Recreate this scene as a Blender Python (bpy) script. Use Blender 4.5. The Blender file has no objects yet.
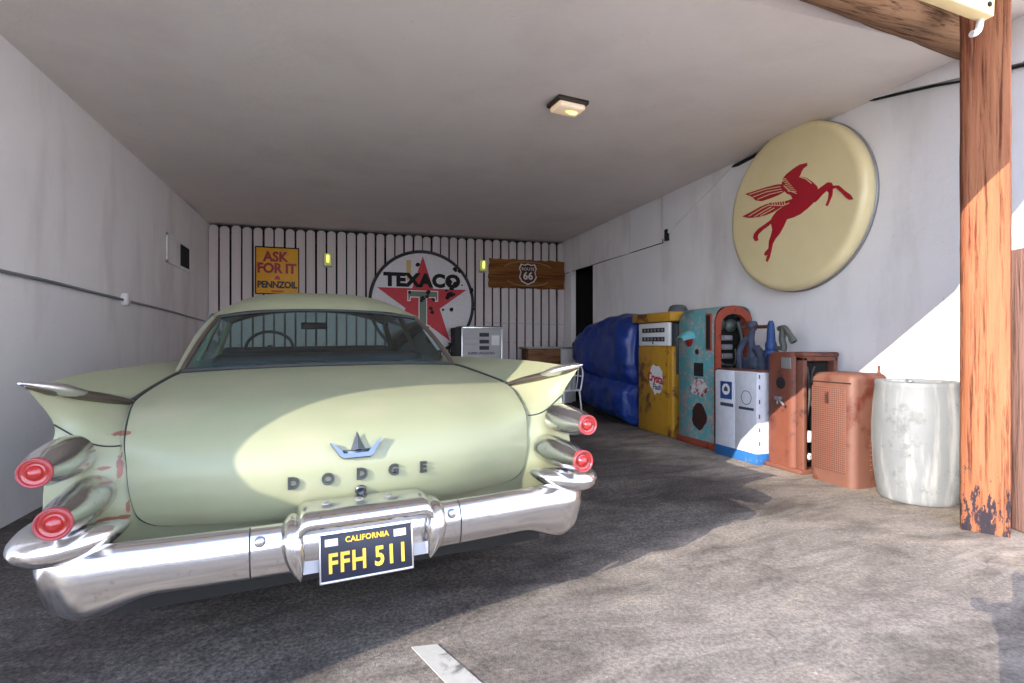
import bpy, bmesh, math, random
from mathutils import Vector, Matrix
from mathutils import noise
from mathutils.geometry import tessellate_polygon
random.seed(7)
S = bpy.context.scene
COL = S.collection
PI = math.pi

# ------------------------------------------------------------------ camera
FPX = 530.0
YAW = math.atan(170 / FPX)
cam_d = bpy.data.cameras.new('camera'); cam = bpy.data.objects.new('camera', cam_d); COL.objects.link(cam)
cam.location = (0, 0, 1.2); cam.rotation_euler = (PI / 2, 0, -YAW)
cam_d.sensor_width = 36; cam_d.lens = FPX / 1024 * 36
cam_d.shift_y = 2.5 / 1024
cam_d.clip_start = 0.02; cam_d.clip_end = 400
S.camera = cam
# ------------------------------------------------------------------ sun, sky, exposure
SUN = Vector((2.45, 1.43, -1.0)).normalized()
sd = bpy.data.lights.new('sun', 'SUN'); sun = bpy.data.objects.new('sun', sd); COL.objects.link(sun)
sd.energy = 8.6; sd.angle = math.radians(0.12); sd.color = (1.0, 0.91, 0.80)
sun.rotation_euler = SUN.to_track_quat('-Z', 'Y').to_euler(); sun.location = (-20, -12, 12)
w = bpy.data.worlds.new('sky'); S.world = w; w.use_nodes = True
nt = w.node_tree; bg = nt.nodes['Background']
# clear hazy-blue sky: pale at the horizon, deeper overhead
wc = nt.nodes.new('ShaderNodeTexCoord'); wsx = nt.nodes.new('ShaderNodeSeparateXYZ'); wr = nt.nodes.new('ShaderNodeValToRGB')
nt.links.new(wc.outputs['Generated'], wsx.inputs[0]); nt.links.new(wsx.outputs['Z'], wr.inputs[0]); nt.links.new(wr.outputs[0], bg.inputs[0])
el = wr.color_ramp.elements; el[0].position = 0.0; el[0].color = (.90, .93, 1.0, 1); el[1].position = 1.0; el[1].color = (.22, .36, .76, 1)
e2 = el.new(.25); e2.color = (.62, .75, 1.0, 1)
bg.inputs[1].default_value = 5.5
S.view_settings.view_transform = 'Standard'; S.view_settings.look = 'None'
S.view_settings.exposure = 0.12; S.view_settings.gamma = 1.0
S.view_settings.use_curve_mapping = False
S.cycles.max_bounces = 10; S.cycles.diffuse_bounces = 6; S.cycles.transparent_max_bounces = 16
S.cycles.sample_clamp_indirect = 6.0
S.cycles.use_denoising = True

# ------------------------------------------------------------------ helpers
def srgb(r, g, b):
    f = lambda c: (c / 255 / 12.92) if c / 255 <= 0.04045 else ((c / 255 + 0.055) / 1.055) ** 2.4
    return (f(r), f(g), f(b), 1)

class NT:
    def __init__(s, name):
        s.m = bpy.data.materials.new(name); s.m.use_nodes = True; s.t = s.m.node_tree
        s.b = s.t.nodes['Principled BSDF']
    def n(s, typ, **kw):
        nd = s.t.nodes.new(typ)
        for k, v in kw.items():
            if k.startswith('i_'):
                key = k[2:]; nd.inputs[int(key) if key.isdigit() else key.replace('_', ' ')].default_value = v
            else: setattr(nd, k, v)
        return nd
    def l(s, a, b): s.t.links.new(a, b)
    def coord(s): return s.n('ShaderNodeTexCoord').outputs['Object']
    def noise(s, scale, detail=4, rough=.55, vec=None, dist=0, mapscale=None, loc=None):
        vec = vec or s.coord()
        if mapscale or loc:
            mp = s.n('ShaderNodeMapping'); s.l(vec, mp.inputs[0])
            if mapscale: mp.inputs['Scale'].default_value = mapscale
            if loc: mp.inputs['Location'].default_value = loc
            vec = mp.outputs[0]
        nd = s.n('ShaderNodeTexNoise'); nd.inputs['Scale'].default_value = scale
        nd.inputs['Detail'].default_value = detail; nd.inputs['Roughness'].default_value = rough
        nd.inputs['Distortion'].default_value = dist
        s.l(vec, nd.inputs['Vector']); return nd.outputs['Fac']
    def ramp(s, fac, stops):
        r = s.n('ShaderNodeValToRGB'); e = r.color_ramp.elements
        while len(e) < len(stops): e.new(.5)
        for i, (p, c) in enumerate(stops): e[i].position = p; e[i].color = c if len(c) == 4 else (*c, 1)
        s.l(fac, r.inputs[0]); return r.outputs['Color']
    def mix(s, fac, a, b, mode='MIX'):
        m = s.n('ShaderNodeMix'); m.data_type = 'RGBA'; m.blend_type = mode
        for sock, v in ((m.inputs[0], fac), (m.inputs[6], a), (m.inputs[7], b)):
            if hasattr(v, 'is_output'): s.l(v, sock)
            else: sock.default_value = v
        return m.outputs[2]
    def mathn(s, op, a, b=None, clamp=False):
        m = s.n('ShaderNodeMath', operation=op); m.use_clamp = clamp
        for i, v in enumerate((a, b)):
            if v is None: continue
            if hasattr(v, 'is_output'): s.l(v, m.inputs[i])
            else: m.inputs[i].default_value = v
        return m.outputs[0]
    def bump(s, h, strength=.3, dist=.01):
        b = s.n('ShaderNodeBump'); b.inputs['Strength'].default_value = strength; b.inputs['Distance'].default_value = dist
        s.l(h, b.inputs['Height']); s.l(b.outputs[0], s.b.inputs['Normal'])
    def set(s, **kw):
        for k, v in kw.items():
            sock = s.b.inputs[k.replace('_', ' ')]
            if hasattr(v, 'is_output'): s.l(v, sock)
            else: sock.default_value = v
        return s

BW = ((0, 0, 0), (1, 1, 1))
def plain(name, col, rough=.6, metal=0, var=.12, scale=6, bump=0, spec=.5):
    m = NT(name); f = m.noise(scale, 5)
    a = tuple(c * (1 - var) for c in col[:3]) + (1,); b = tuple(min(1, c * (1 + var)) for c in col[:3]) + (1,)
    m.set(Base_Color=m.mix(f, a, b), Roughness=rough, Metallic=metal, Specular_IOR_Level=spec)
    if bump: m.bump(m.noise(scale * 12, 3), bump, .004)
    return m.m

def chipped(name, base, under, thr=.58, scale=7, dark=None, rough=.55, metal=0, width=.04, bump=.25):
    """paint flaked through to rust"""
    m = NT(name)
    f = m.noise(scale, 9, .68, dist=.4); g = m.noise(scale * .35, 3, loc=(3, 1, 7))
    tot = m.mathn('ADD', m.mathn('MULTIPLY', f, .7), m.mathn('MULTIPLY', g, .3))
    mask = m.ramp(tot, ((thr - width, (0, 0, 0)), (thr + width, (1, 1, 1))))
    v = m.noise(scale * 2.2, 5, loc=(9, 2, 1))
    bc = m.mix(v, tuple(c * .82 for c in base[:3]) + (1,), tuple(min(1, c * 1.15) for c in base[:3]) + (1,))
    u2 = dark or tuple(c * .35 for c in under[:3]) + (1,)
    uc = m.mix(m.noise(scale * 3, 4), u2, under)
    m.set(Base_Color=m.mix(mask, bc, uc), Roughness=rough, Metallic=metal)
    m.bump(f, bump, .004); return m.m

def mesh_obj(name, verts, faces, mat, parent=None, smooth=False, mats=None, fmi=None):
    me = bpy.data.meshes.new(name); me.from_pydata([tuple(v) for v in verts], [], faces); me.update()
    if smooth: me.polygons.foreach_set('use_smooth', [True] * len(me.polygons))
    for m in (mats or [mat]): me.materials.append(m)
    if fmi: me.polygons.foreach_set('material_index', fmi)
    o = bpy.data.objects.new(name, me); COL.objects.link(o)
    if parent: o.parent = parent
    return o

class B:
    """collects shapes into one mesh"""
    def __init__(s): s.v = []; s.f = []; s.sm = []
    def add(s, vs, fs, smooth=False):
        k = len(s.v); s.v += [Vector(v) for v in vs]; s.f += [tuple(i + k for i in f) for f in fs]; s.sm += [smooth] * len(fs); return s
    def box(s, c, d, rot=None, bev=0, seg=2):
        bm = bmesh.new(); bmesh.ops.create_cube(bm, size=1)
        bmesh.ops.scale(bm, vec=d, verts=bm.verts)
        if bev: bmesh.ops.bevel(bm, geom=bm.edges[:], offset=min(bev, min(d) * .49), segments=seg, affect='EDGES', profile=.5)
        M = Matrix.Translation(c) @ (rot.to_4x4() if rot else Matrix())
        bmesh.ops.transform(bm, matrix=M, verts=bm.verts)
        bm.verts.index_update(); s.add([v.co.copy() for v in bm.verts], [[v.index for v in f.verts] for f in bm.faces], bool(bev)); bm.free(); return s
    def span(s, a, b, bev=0, seg=2):
        return s.box([(a[i] + b[i]) / 2 for i in range(3)], [abs(b[i] - a[i]) for i in range(3)], None, bev, seg)
    def tube(s, pts, r, n=12, caps=True, flat=None):
        """r number or list; flat=(ru,rv) multipliers with up hint"""
        pts = [Vector(p) for p in pts]; rings = []; up = Vector((0, 0, 1)); last = None
        for i, p in enumerate(pts):
            t = (pts[min(i + 1, len(pts) - 1)] - pts[max(i - 1, 0)]).normalized()
            if flat: a = t.cross(up).normalized() if abs(t.dot(up)) < .99 else Vector((1, 0, 0))
            else:
                if last is None: a = t.orthogonal().normalized()
                else: a = (last - t * last.dot(t)).normalized()
                last = a
            b = a.cross(t).normalized(); rr = r[i] if isinstance(r, (list, tuple)) else r
            fu, fv = flat or (1, 1)
            rings.append([p + a * math.cos(2 * PI * k / n) * rr * fu + b * math.sin(2 * PI * k / n) * rr * fv for k in range(n)])
        vs = [q for rg in rings for q in rg]; fs = []
        for i in range(len(pts) - 1):
            for k in range(n): fs.append((i * n + k, i * n + (k + 1) % n, (i + 1) * n + (k + 1) % n, (i + 1) * n + k))
        s.add(vs, fs, True)
        if caps:
            s.add(rings[0], [tuple(range(n))[::-1]]); s.add(rings[-1], [tuple(range(n))])
        return s
    def lathe(s, prof, o=(0, 0, 0), axis=(0, 0, 1), n=32, smooth=True):
        """prof: (radius, height) list"""
        ax = Vector(axis).normalized(); a = ax.orthogonal().normalized(); b = ax.cross(a); o = Vector(o)
        vs = [o + ax * h + (a * math.cos(2 * PI * k / n) + b * math.sin(2 * PI * k / n)) * max(r, 1e-4) for r, h in prof for k in range(n)]
        fs = [(i * n + k, i * n + (k + 1) % n, (i + 1) * n + (k + 1) % n, (i + 1) * n + k) for i in range(len(prof) - 1) for k in range(n)]
        return s.add(vs, fs, smooth)
    def prism(s, poly, fn, d0, d1):
        """poly: 2D outline; fn(u, v, d) -> 3D point"""
        n = len(poly)
        top = [list(t) for t in tessellate_polygon([[Vector((u, v, 0)) for u, v in poly]])]
        V1 = [fn(u, v, d1) for u, v in poly]; V0 = [fn(u, v, d0) for u, v in poly]
        s.add(V1 + V0, top + [tuple(i + n for i in reversed(f)) for f in top])
        s.add(V1 + V0, [(i, i + n, (i + 1) % n + n, (i + 1) % n) for i in range(n)]); return s
    def grid(s, rows, smooth=True, closeu=False):
        m = len(rows[0]); vs = [p for r in rows for p in r]; fs = []
        for i in range(len(rows) - 1):
            for k in range(m if closeu else m - 1):
                fs.append((i * m + k, i * m + (k + 1) % m, (i + 1) * m + (k + 1) % m, (i + 1) * m + k))
        return s.add(vs, fs, smooth)
    def build(s, name, mat, parent=None, recalc=True, fixn=True):
        o = mesh_obj(name, s.v, s.f, mat, parent)
        me = o.data
        me.polygons.foreach_set('use_smooth', s.sm)
        if fixn:
            bm = bmesh.new(); bm.from_mesh(me); bmesh.ops.recalc_face_normals(bm, faces=bm.faces); bm.to_mesh(me); bm.free()
        return o

def text_obj(name, body, size, mat, parent, M, bold=0, extrude=.002, xs=1.0, spacing=1.0, align='CENTER'):
    c = bpy.data.curves.new(name, 'FONT'); c.body = body; c.size = size; c.align_x = align; c.align_y = 'CENTER'
    c.extrude = extrude; c.offset = bold; c.resolution_u = 3; c.space_character = spacing
    o = bpy.data.objects.new(name, c); COL.objects.link(o)
    me = bpy.data.meshes.new_from_object(o.evaluated_get(bpy.context.evaluated_depsgraph_get()))
    bpy.data.objects.remove(o); me.transform(Matrix.Diagonal((xs, 1, 1, 1))); me.transform(M)
    me.materials.clear(); me.materials.append(mat); me.name = name
    q = bpy.data.objects.new(name, me); COL.objects.link(q); q.parent = parent
    return q

def empty(name, loc=(0, 0, 0), rz=0):
    o = bpy.data.objects.new(name, None); COL.objects.link(o); o.location = loc; o.rotation_euler = (0, 0, rz); o.empty_display_size = .1; return o
def tag(o, label=None, cat=None, group=None, kind=None):
    if label: o['label'] = label
    if cat: o['category'] = cat
    if group: o['group'] = group
    if kind: o['kind'] = kind
    return o
def struct(o): o['kind'] = 'structure'; return o
def crom(p, t):
    """Catmull-Rom through list p (vectors) at t in [0, len-1]"""
    i = min(int(t), len(p) - 2); f = t - i
    a = p[max(i - 1, 0)]; b = p[i]; c = p[i + 1]; d = p[min(i + 2, len(p) - 1)]
    return .5 * ((2 * b) + (c - a) * f + (2 * a - 5 * b + 4 * c - d) * f * f + (3 * b - a - 3 * c + d) * f ** 3)
def smoothpath(pts, k=6):
    pts = [Vector(p) for p in pts]; n = (len(pts) - 1) * k
    return [crom(pts, i / k) for i in range(n + 1)]
GZ = lambda x: .012 * x
CZ = lambda x: 3.275 + .0085 * x
XL, XR, YB, YF = -2.16, 4.38, 10.12, 2.7
RX = Matrix.Rotation(PI / 2, 4, 'X')

# ------------------------------------------------------------------ materials
def m_plaster(name, a, b, st_amt=1.0):
    m = NT(name); f = m.noise(.9, 6, .6, dist=.6); g = m.noise(1.4, 5, .6, mapscale=(1, 1, .25), loc=(2, 5, 1))
    c = m.mix(f, a, b)
    st = m.ramp(g, ((.50, (1, 1, 1)), (.72, (.80, .77, .76))))
    c = m.mix(st_amt, c, st, 'MULTIPLY')
    sp = m.ramp(m.noise(23, 3, .6), ((.70, (1, 1, 1)), (.75, (.72, .7, .68))))
    c = m.mix(.5, c, sp, 'MULTIPLY')
    m.set(Base_Color=c, Roughness=.85, Specular_IOR_Level=.25)
    m.bump(m.mathn('ADD', m.noise(14, 6, .65), m.mathn('MULTIPLY', m.noise(2.2, 3), 2.0)), .35, .012)
    return m.m
M = {}
M['wall'] = m_plaster('white_plaster', srgb(228, 226, 226), srgb(242, 240, 238))
M['wall_l'] = m_plaster('left_plaster', srgb(224, 220, 220), srgb(242, 238, 236))
M['ceil'] = m_plaster('ceiling_plaster', srgb(228, 220, 214), srgb(242, 234, 228), .35)
def m_floor():
    m = NT('worn_asphalt'); co = m.coord()
    sep = m.n('ShaderNodeSeparateXYZ'); m.l(co, sep.inputs[0])
    fine = m.noise(60, 4, .7); mid = m.noise(7, 6, .65, dist=.5); big = m.noise(.9, 5, .6, dist=1.2)
    asphalt = m.mix(mid, srgb(66, 61, 58), srgb(117, 109, 102))
    asphalt = m.mix(1.0, asphalt, m.ramp(fine, ((.34, (.38, .38, .40)), (.5, (.92, .92, .92)), (.66, (1.75, 1.7, 1.62)))), 'MULTIPLY')
    conc = m.mix(m.noise(3, 6, .6), srgb(144, 134, 122), srgb(172, 161, 148))
    conc = m.mix(1.0, conc, m.ramp(fine, ((.34, (.70, .70, .70)), (.6, (1.12, 1.12, 1.1)))), 'MULTIPLY')
    # pale concrete by the right wall; sunlight painted paler in front of the shade line
    fx = m.mathn('ADD', sep.outputs['X'], m.mathn('MULTIPLY', m.mathn('SUBTRACT', big, .5), 1.6))
    near = m.n('ShaderNodeMapRange', i_1=2.75, i_2=3.3); near.clamp = True; m.l(fx, near.inputs[0])
    fy = m.mathn('ADD', m.mathn('SUBTRACT', sep.outputs['Y'], m.mathn('MULTIPLY', sep.outputs['X'], .36)), m.mathn('MULTIPLY', m.mathn('SUBTRACT', big, .5), .25))
    out = m.n('ShaderNodeMapRange', i_1=2.15, i_2=1.98, i_3=0.0, i_4=.62); out.clamp = True; m.l(fy, out.inputs[0])
    far = m.n('ShaderNodeMapRange', i_1=5.0, i_2=7.2, i_3=1.0, i_4=0.0); far.clamp = True; m.l(sep.outputs['Y'], far.inputs[0])
    k = m.mathn('MAXIMUM', m.mathn('MULTIPLY', near.outputs[0], far.outputs[0]), out.outputs[0])
    c = m.mix(k, asphalt, conc)
    stain = m.ramp(m.noise(1.1, 7, .62, dist=1.0, mapscale=(1, 1.6, 1), loc=(4.2, .3, 0)), ((.50, (1, 1, 1)), (.66, (.50, .48, .47))))
    c = m.mix(.85, c, stain, 'MULTIPLY')
    patch = m.ramp(m.noise(2.6, 6, .7, dist=.8, mapscale=(.6, 1.5, 1), loc=(2, 5, 1)), ((.36, (.58, .56, .55)), (.52, (1, 1, 1)), (.68, (1.32, 1.28, 1.22))))
    c = m.mix(.9, c, patch, 'MULTIPLY')
    speck = m.ramp(m.noise(38, 2, .5, loc=(5, 5, 5)), ((.66, (1, 1, 1)), (.72, (1.5, 1.46, 1.4)))); c = m.mix(.8, c, speck, 'MULTIPLY')
    oil = m.ramp(m.noise(.55, 4, .5, loc=(1, 8, 2)), ((.48, (1, 1, 1)), (.62, (.62, .6, .6))))
    c = m.mix(.8, c, oil, 'MULTIPLY')
    vor = m.n('ShaderNodeTexVoronoi', feature='DISTANCE_TO_EDGE'); vor.inputs['Scale'].default_value = .75
    vv = m.n('ShaderNodeVectorMath', operation='ADD'); nz = m.n('ShaderNodeTexNoise'); nz.inputs['Scale'].default_value = 1.6; m.l(co, nz.inputs['Vector'])
    m.l(co, vv.inputs[0]); m.l(nz.outputs['Color'], vv.inputs[1]); m.l(vv.outputs[0], vor.inputs['Vector'])
    crack = m.ramp(vor.outputs['Distance'], ((0.0, (.5, .49, .48)), (.006, (1, 1, 1))))
    c = m.mix(.45, c, crack, 'MULTIPLY')
    m.set(Base_Color=c, Roughness=.8, Specular_IOR_Level=.35)
    m.bump(m.mathn('ADD', m.noise(110, 4, .7), m.mathn('MULTIPLY', m.noise(16, 5, .7), .7)), .55, .010)
    return m.m
M['floor'] = m_floor()
def m_wood(name, a, b, dark, axis=2, scale=1.0, crackamt=.9, grey=None):
    m = NT(name); ms = [9 * scale] * 3; ms[axis] = .55 * scale
    f = m.noise(1.6, 8, .65, mapscale=tuple(ms), dist=.5); ms2 = [26 * scale] * 3; ms2[axis] = 1.0 * scale
    g = m.noise(1.5, 5, .7, mapscale=tuple(ms2), dist=.3)
    c = m.mix(f, a, b)
    c = m.mix(1.0, c, m.ramp(g, ((.36, dark), (.50, (1, 1, 1, 1)))), 'MULTIPLY')
    h = m.noise(1.2, 6, .6, mapscale=tuple(v * .35 for v in ms), loc=(3, 3, 3)); c = m.mix(.8, c, m.ramp(h, ((.42, (.55, .40, .34, 1)), (.58, (1, 1, 1, 1)))), 'MULTIPLY')
    vor = m.n('ShaderNodeTexVoronoi'); vor.inputs['Scale'].default_value = 2.2 * scale
    mp = m.n('ShaderNodeMapping'); sc = [1.6] * 3; sc[axis] = .8; mp.inputs['Scale'].default_value = sc; m.l(m.coord(), mp.inputs[0]); m.l(mp.outputs[0], vor.inputs['Vector'])
    c = m.mix(.8, c, m.ramp(vor.outputs['Distance'], ((.04, dark), (.11, (1, 1, 1, 1)))), 'MULTIPLY')
    m.set(Base_Color=c, Roughness=.75, Specular_IOR_Level=.3); m.bump(m.mathn('ADD', f, g), .8 * crackamt, .02); return m.m
M['post'] = m_wood('reddish_timber', srgb(140, 80, 54), srgb(178, 122, 84), (.30, .17, .12, 1))
def char(m):
    t = NT.__new__(NT); t.m = m; t.t = m.node_tree; t.b = t.t.nodes['Principled BSDF']
    src = t.b.inputs['Base Color'].links[0].from_socket; sp = t.n('ShaderNodeSeparateXYZ'); t.l(t.coord(), sp.inputs[0])
    band = t.n('ShaderNodeMapRange', i_1=.12, i_2=.75, i_3=.13, i_4=-.14); t.l(sp.outputs[2], band.inputs[0])
    f = t.mathn('ADD', t.noise(13, 5, .75, mapscale=(1.6, 1.6, .55)), band.outputs[0])
    t.l(t.mix(t.ramp(f, ((.60, (0, 0, 0)), (.64, (1, 1, 1)))), src, (.03, .022, .03, 1)), t.b.inputs['Base Color'])
char(M['post'])
M['beam'] = m_wood('weathered_beam', srgb(132, 98, 74), srgb(188, 150, 116), (.25, .18, .15, 1), axis=0)
M['post2'] = m_wood('pinkish_timber', srgb(124, 88, 78), srgb(158, 128, 118), (.4, .3, .26, 1))
M['cream'] = plain('cream_timber_paint', srgb(236, 214, 160), .6)
def m_picket():
    m = NT('picket_paint'); f = m.noise(3, 6, .6, mapscale=(6, 1, .5)); sp = m.ramp(m.noise(9, 3, .5, mapscale=(1, 1, .8)), ((.715, (1, 1, 1)), (.74, (.22, .18, .16))))
    c = m.mix(f, srgb(186, 176, 174), srgb(214, 204, 202)); c = m.mix(.8, c, sp, 'MULTIPLY')
    m.set(Base_Color=c, Roughness=.75); m.bump(f, .3, .01); return m.m
M['picket'] = m_picket()
M['dark'] = plain('dark_void', (.012, .011, .01, 1), .9)
M['black'] = plain('black_paint', (.02, .02, .022, 1), .5)
M['rubber'] = plain('rubber', (.03, .03, .032, 1), .8, scale=20)
M['metal_grey'] = plain('grey_metal', srgb(150, 152, 156), .45, .6)
M['white'] = plain('white_enamel', srgb(228, 228, 226), .45)
def m_chrome(name='chrome', r=.10, pit=.25):
    m = NT(name); f = m.noise(40, 5, .7); g = m.noise(4, 4)
    m.set(Base_Color=m.mix(m.ramp(f, ((.60, (0, 0, 0)), (.72, (1, 1, 1)))), (.66, .66, .67, 1), (.42, .37, .32, 1)), Metallic=1.0,
          Roughness=m.n('ShaderNodeMapRange', i_3=r, i_4=r + .16).outputs[0])
    mr = [n for n in m.t.nodes if n.bl_idname == 'ShaderNodeMapRange'][0]; m.l(g, mr.inputs[0])
    m.bump(m.noise(6, 3), pit * .25, .01); return m.m
M['chrome'] = m_chrome()
M['chrome_dull'] = m_chrome('dull_chrome', .28, .4)
def m_car():
    m = NT('pale_green_car_paint'); co = m.coord(); sep = m.n('ShaderNodeSeparateXYZ'); m.l(co, sep.inputs[0])
    base = m.mix(m.noise(1.2, 4), srgb(132, 135, 105), srgb(140, 142, 113))
    # chalky fade
    base = m.mix(m.ramp(m.noise(3.5, 6, .6, loc=(2, 2, 2)), ((.48, (0, 0, 0)), (.72, (.5, .5, .5)))), base, srgb(154, 147, 122))
    # rust runs on the left rear fender, where the filler has cracked away
    def blob(cx, cy, cz, sx, sy, sz):
        mp = m.n('ShaderNodeMapping'); mp.vector_type = 'TEXTURE'; mp.inputs['Location'].default_value = (cx, cy, cz); mp.inputs['Scale'].default_value = (sx, sy, sz)
        m.l(co, mp.inputs[0]); ln = m.n('ShaderNodeVectorMath', operation='LENGTH'); m.l(mp.outputs[0], ln.inputs[0])
        nz = m.noise(14, 5, .7, mapscale=(1, 1, .7), loc=(cx * 3, 1, cz * 2))
        d = m.mathn('ADD', ln.outputs['Value'], m.mathn('MULTIPLY', m.mathn('SUBTRACT', nz, .5), 2.6))
        return m.ramp(d, ((.55, (1, 1, 1)), (.68, (0, 0, 0))))
    r = blob(-.765, .25, .80, .016, .3, .09)
    for a in ((-.81, .2, .80, .06, .3, .012), (-.775, .24, .90, .05, .3, .010), (-.74, .2, .66, .014, .3, .05), (-.79, .2, .63, .06, .3, .012), (-.80, .2, .745, .03, .3, .010)):
        r = m.mathn('MAXIMUM', r, blob(*a))
    c = m.mix(r, base, m.mix(m.noise(30, 3), srgb(150, 92, 56), srgb(92, 66, 72)))
    m.set(Base_Color=c, Roughness=.42, Coat_Weight=.12, Coat_Roughness=.2, Specular_IOR_Level=.4)
    m.bump(m.noise(5, 3), .04, .01); return m.m
M['car'] = m_car()
M['seam'] = plain('seam_rubber', (.02, .022, .02, 1), .7)
M['trim'] = plain('tarnished_brown_trim', (.17, .14, .12, 1), .32, .85)
def m_glass():
    m = NT('tinted_car_glass'); t = m.t
    tr = m.n('ShaderNodeBsdfTransparent'); tr.inputs[0].default_value = (.66, .86, .86, 1)
    gl = m.n('ShaderNodeBsdfGlossy'); gl.inputs['Roughness'].default_value = .03; gl.inputs[0].default_value = (.9, .95, 1, 1)
    fr = m.n('ShaderNodeFresnel'); fr.inputs[0].default_value = 1.5; mx = m.n('ShaderNodeMixShader')
    k = m.mathn('MULTIPLY', m.mathn('ADD', fr.outputs[0], .03), 1.0, True)
    m.l(k, mx.inputs[0]); m.l(tr.outputs[0], mx.inputs[1]); m.l(gl.outputs[0], mx.inputs[2])
    m.l(mx.outputs[0], t.nodes['Material Output'].inputs[0]); return m.m
M['glass'] = m_glass()
def m_lens():
    m = NT('red_lamp_lens'); co = m.coord()
    f = m.noise(30, 3)
    m.set(Base_Color=m.mix(f, (.36, .012, .012, 1), (.5, .03, .025, 1)), Roughness=.18, Coat_Weight=.8, Transmission_Weight=.25, Subsurface_Weight=.2)
    m.b.inputs['Subsurface Radius'].default_value = (.02, .005, .005); return m.m
M['lens'] = m_lens()
def emis(name, col, e, base=None):
    m = NT(name); m.set(Base_Color=base or col, Emission_Color=col, Roughness=.3)
    f = m.noise(14, 3); mr = m.n('ShaderNodeMapRange', i_3=e * .6, i_4=e * 1.4); m.l(f, mr.inputs[0]); m.l(mr.outputs[0], m.b.inputs['Emission Strength']); return m.m

# ------------------------------------------------------------------ the setting
def slab(name, poly, zf0, zf1, mat):
    """horizontal slab with outline poly; zf = z functions of x for bottom and top"""
    b = B(); b.prism(poly, lambda x, y, d: (x, y, (zf1(x) if d else zf0(x))), 0, 1); return struct(b.build(name, mat))
def gridfloor():
    b = B(); xs = [-60, -30, -12, -6] + [-4 + i for i in range(0, 11)] + [10, 20, 40, 60]; ys = [-60, -30, -15, -6, -2, 0, 2, 4, 6, 8, 10, 12.5]
    zf = lambda x: GZ(max(-3.5, min(x, 5)))
    b.grid([[(x, y, zf(x)) for x in xs] for y in ys], False)
    return struct(b.build('floor', M['floor'], fixn=False))
gridfloor()
slab('ceiling', [(XL - .2, YF - .05), (XR + .2, YF - .05), (XR + .2, YB + .4), (XL - .2, YB + .4)], CZ, lambda x: CZ(x) + .15, M['ceil'])
b = B().span((XL - .25, YF - .1, -.2), (XL, YB + .4, CZ(XL) + .1)); struct(b.build('wall_left', M['wall_l']))
b = B().span((-9.5, YF - .1, -.2), (XL - .25, YF + .15, 3.4)); struct(b.build('wall_front', M['wall_l']))
b = B().span((XL - .25, YB + .12, -.2), (XR + .35, YB + .4, 3.4)); struct(b.build('wall_back', M['dark']))
# right wall with the doorway
b = B(); DY0, DY1, DZ = 8.80, 9.72, 2.68
b.span((XR, -4.0, -.2), (XR + .08, DY0, 4.3)); b.span((XR, DY1, -.2), (XR + .08, YB + .4, 3.45)); b.span((XR, DY0, DZ), (XR + .08, DY1, 3.45))
struct(b.build('wall_right', M['wall']))
b = B(); b.span((XR + 1.2, DY0 - .4, 0), (XR + 1.25, DY1 + .4, 2.9)); b.span((XR + .08, DY0 - .4, 2.75), (XR + 1.25, DY1 + .4, 2.9))
b.span((XR + .08, DY0 - .45, 0), (XR + 1.25, DY0 - .4, 2.9)); b.span((XR + .08, DY1 + .4, 0), (XR + 1.25, DY1 + .45, 2.9))
struct(b.build('wall_passage', M['dark']))
b = B(); b.span((XR - .03, DY1 - .02, 0), (XR + .04, DY1 + .07, DZ + .07)); b.span((XR - .012, DY0 - .03, DZ - .01), (XR + .03, DY1 + .0, DZ + .03))
struct(b.build('trim_1', M['wall']))
# boarded band under the ceiling on the right wall, narrowing to a slanting edge
def yz(poly, x0, x1): return B().prism(poly, lambda y, z, d: (x0 if d == 0 else x1, y, z), 0, 1)
struct(yz([(10.1, 2.645), (6.56, 2.645), (6.56, 3.31), (10.1, 3.31)], XR, XR - .006).build('trim_12', M['dark']))  # dark sheet paints the shade in the board gaps and under their edge
edges = [10.1, 9.5, 8.84, 8.18, 7.45, 6.57]
for i in range(5):
    y1, y0 = edges[i], edges[i + 1]
    struct(yz([(y0 + .008, 2.655 + random.uniform(-.01, .01)), (y1 - .008, 2.655), (y1 - .008, 3.31), (y0 + .008, 3.31)], XR, XR - .022).build('trim_%d' % (i + 2), M['wall']))
struct(yz([(6.555, 2.70), (6.555, 3.31), (5.08, 3.31)], XR, XR - .022).build('trim_7', M['wall']))
b = yz([(6.50, 2.66), (6.42, 2.66), (6.42, 2.82), (6.50, 2.82)], XR, XR - .026); struct(b.build('trim_8', M['dark']))
b = yz([(3.30, 3.30), (3.55, 3.345), (3.40, 3.30), (3.1, 3.235), (2.9, 3.19), (2.72, 3.14), (2.55, 3.11), (2.1, 3.02), (2.1, 3.035), (2.55, 3.125), (2.72, 3.152), (2.9, 3.205), (3.1, 3.25)], XR, XR - .02)
struct(b.build('trim_9', M['dark']))
b = yz([(2.0, 3.03), (2.55, 3.13), (2.9, 3.21), (3.12, 3.26), (3.38, 3.31), (3.3, 3.6), (2.0, 3.6)], XR, XR - .035); struct(b.build('trim_10', M['wall']))
b = yz([(5.05, 3.265), (5.2, 3.285), (5.1, 3.30), (4.6, 3.315), (4.4, 3.315), (4.4, 3.30), (4.85, 3.275)], XR, XR - .018); struct(b.build('trim_11', M['dark']))

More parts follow.
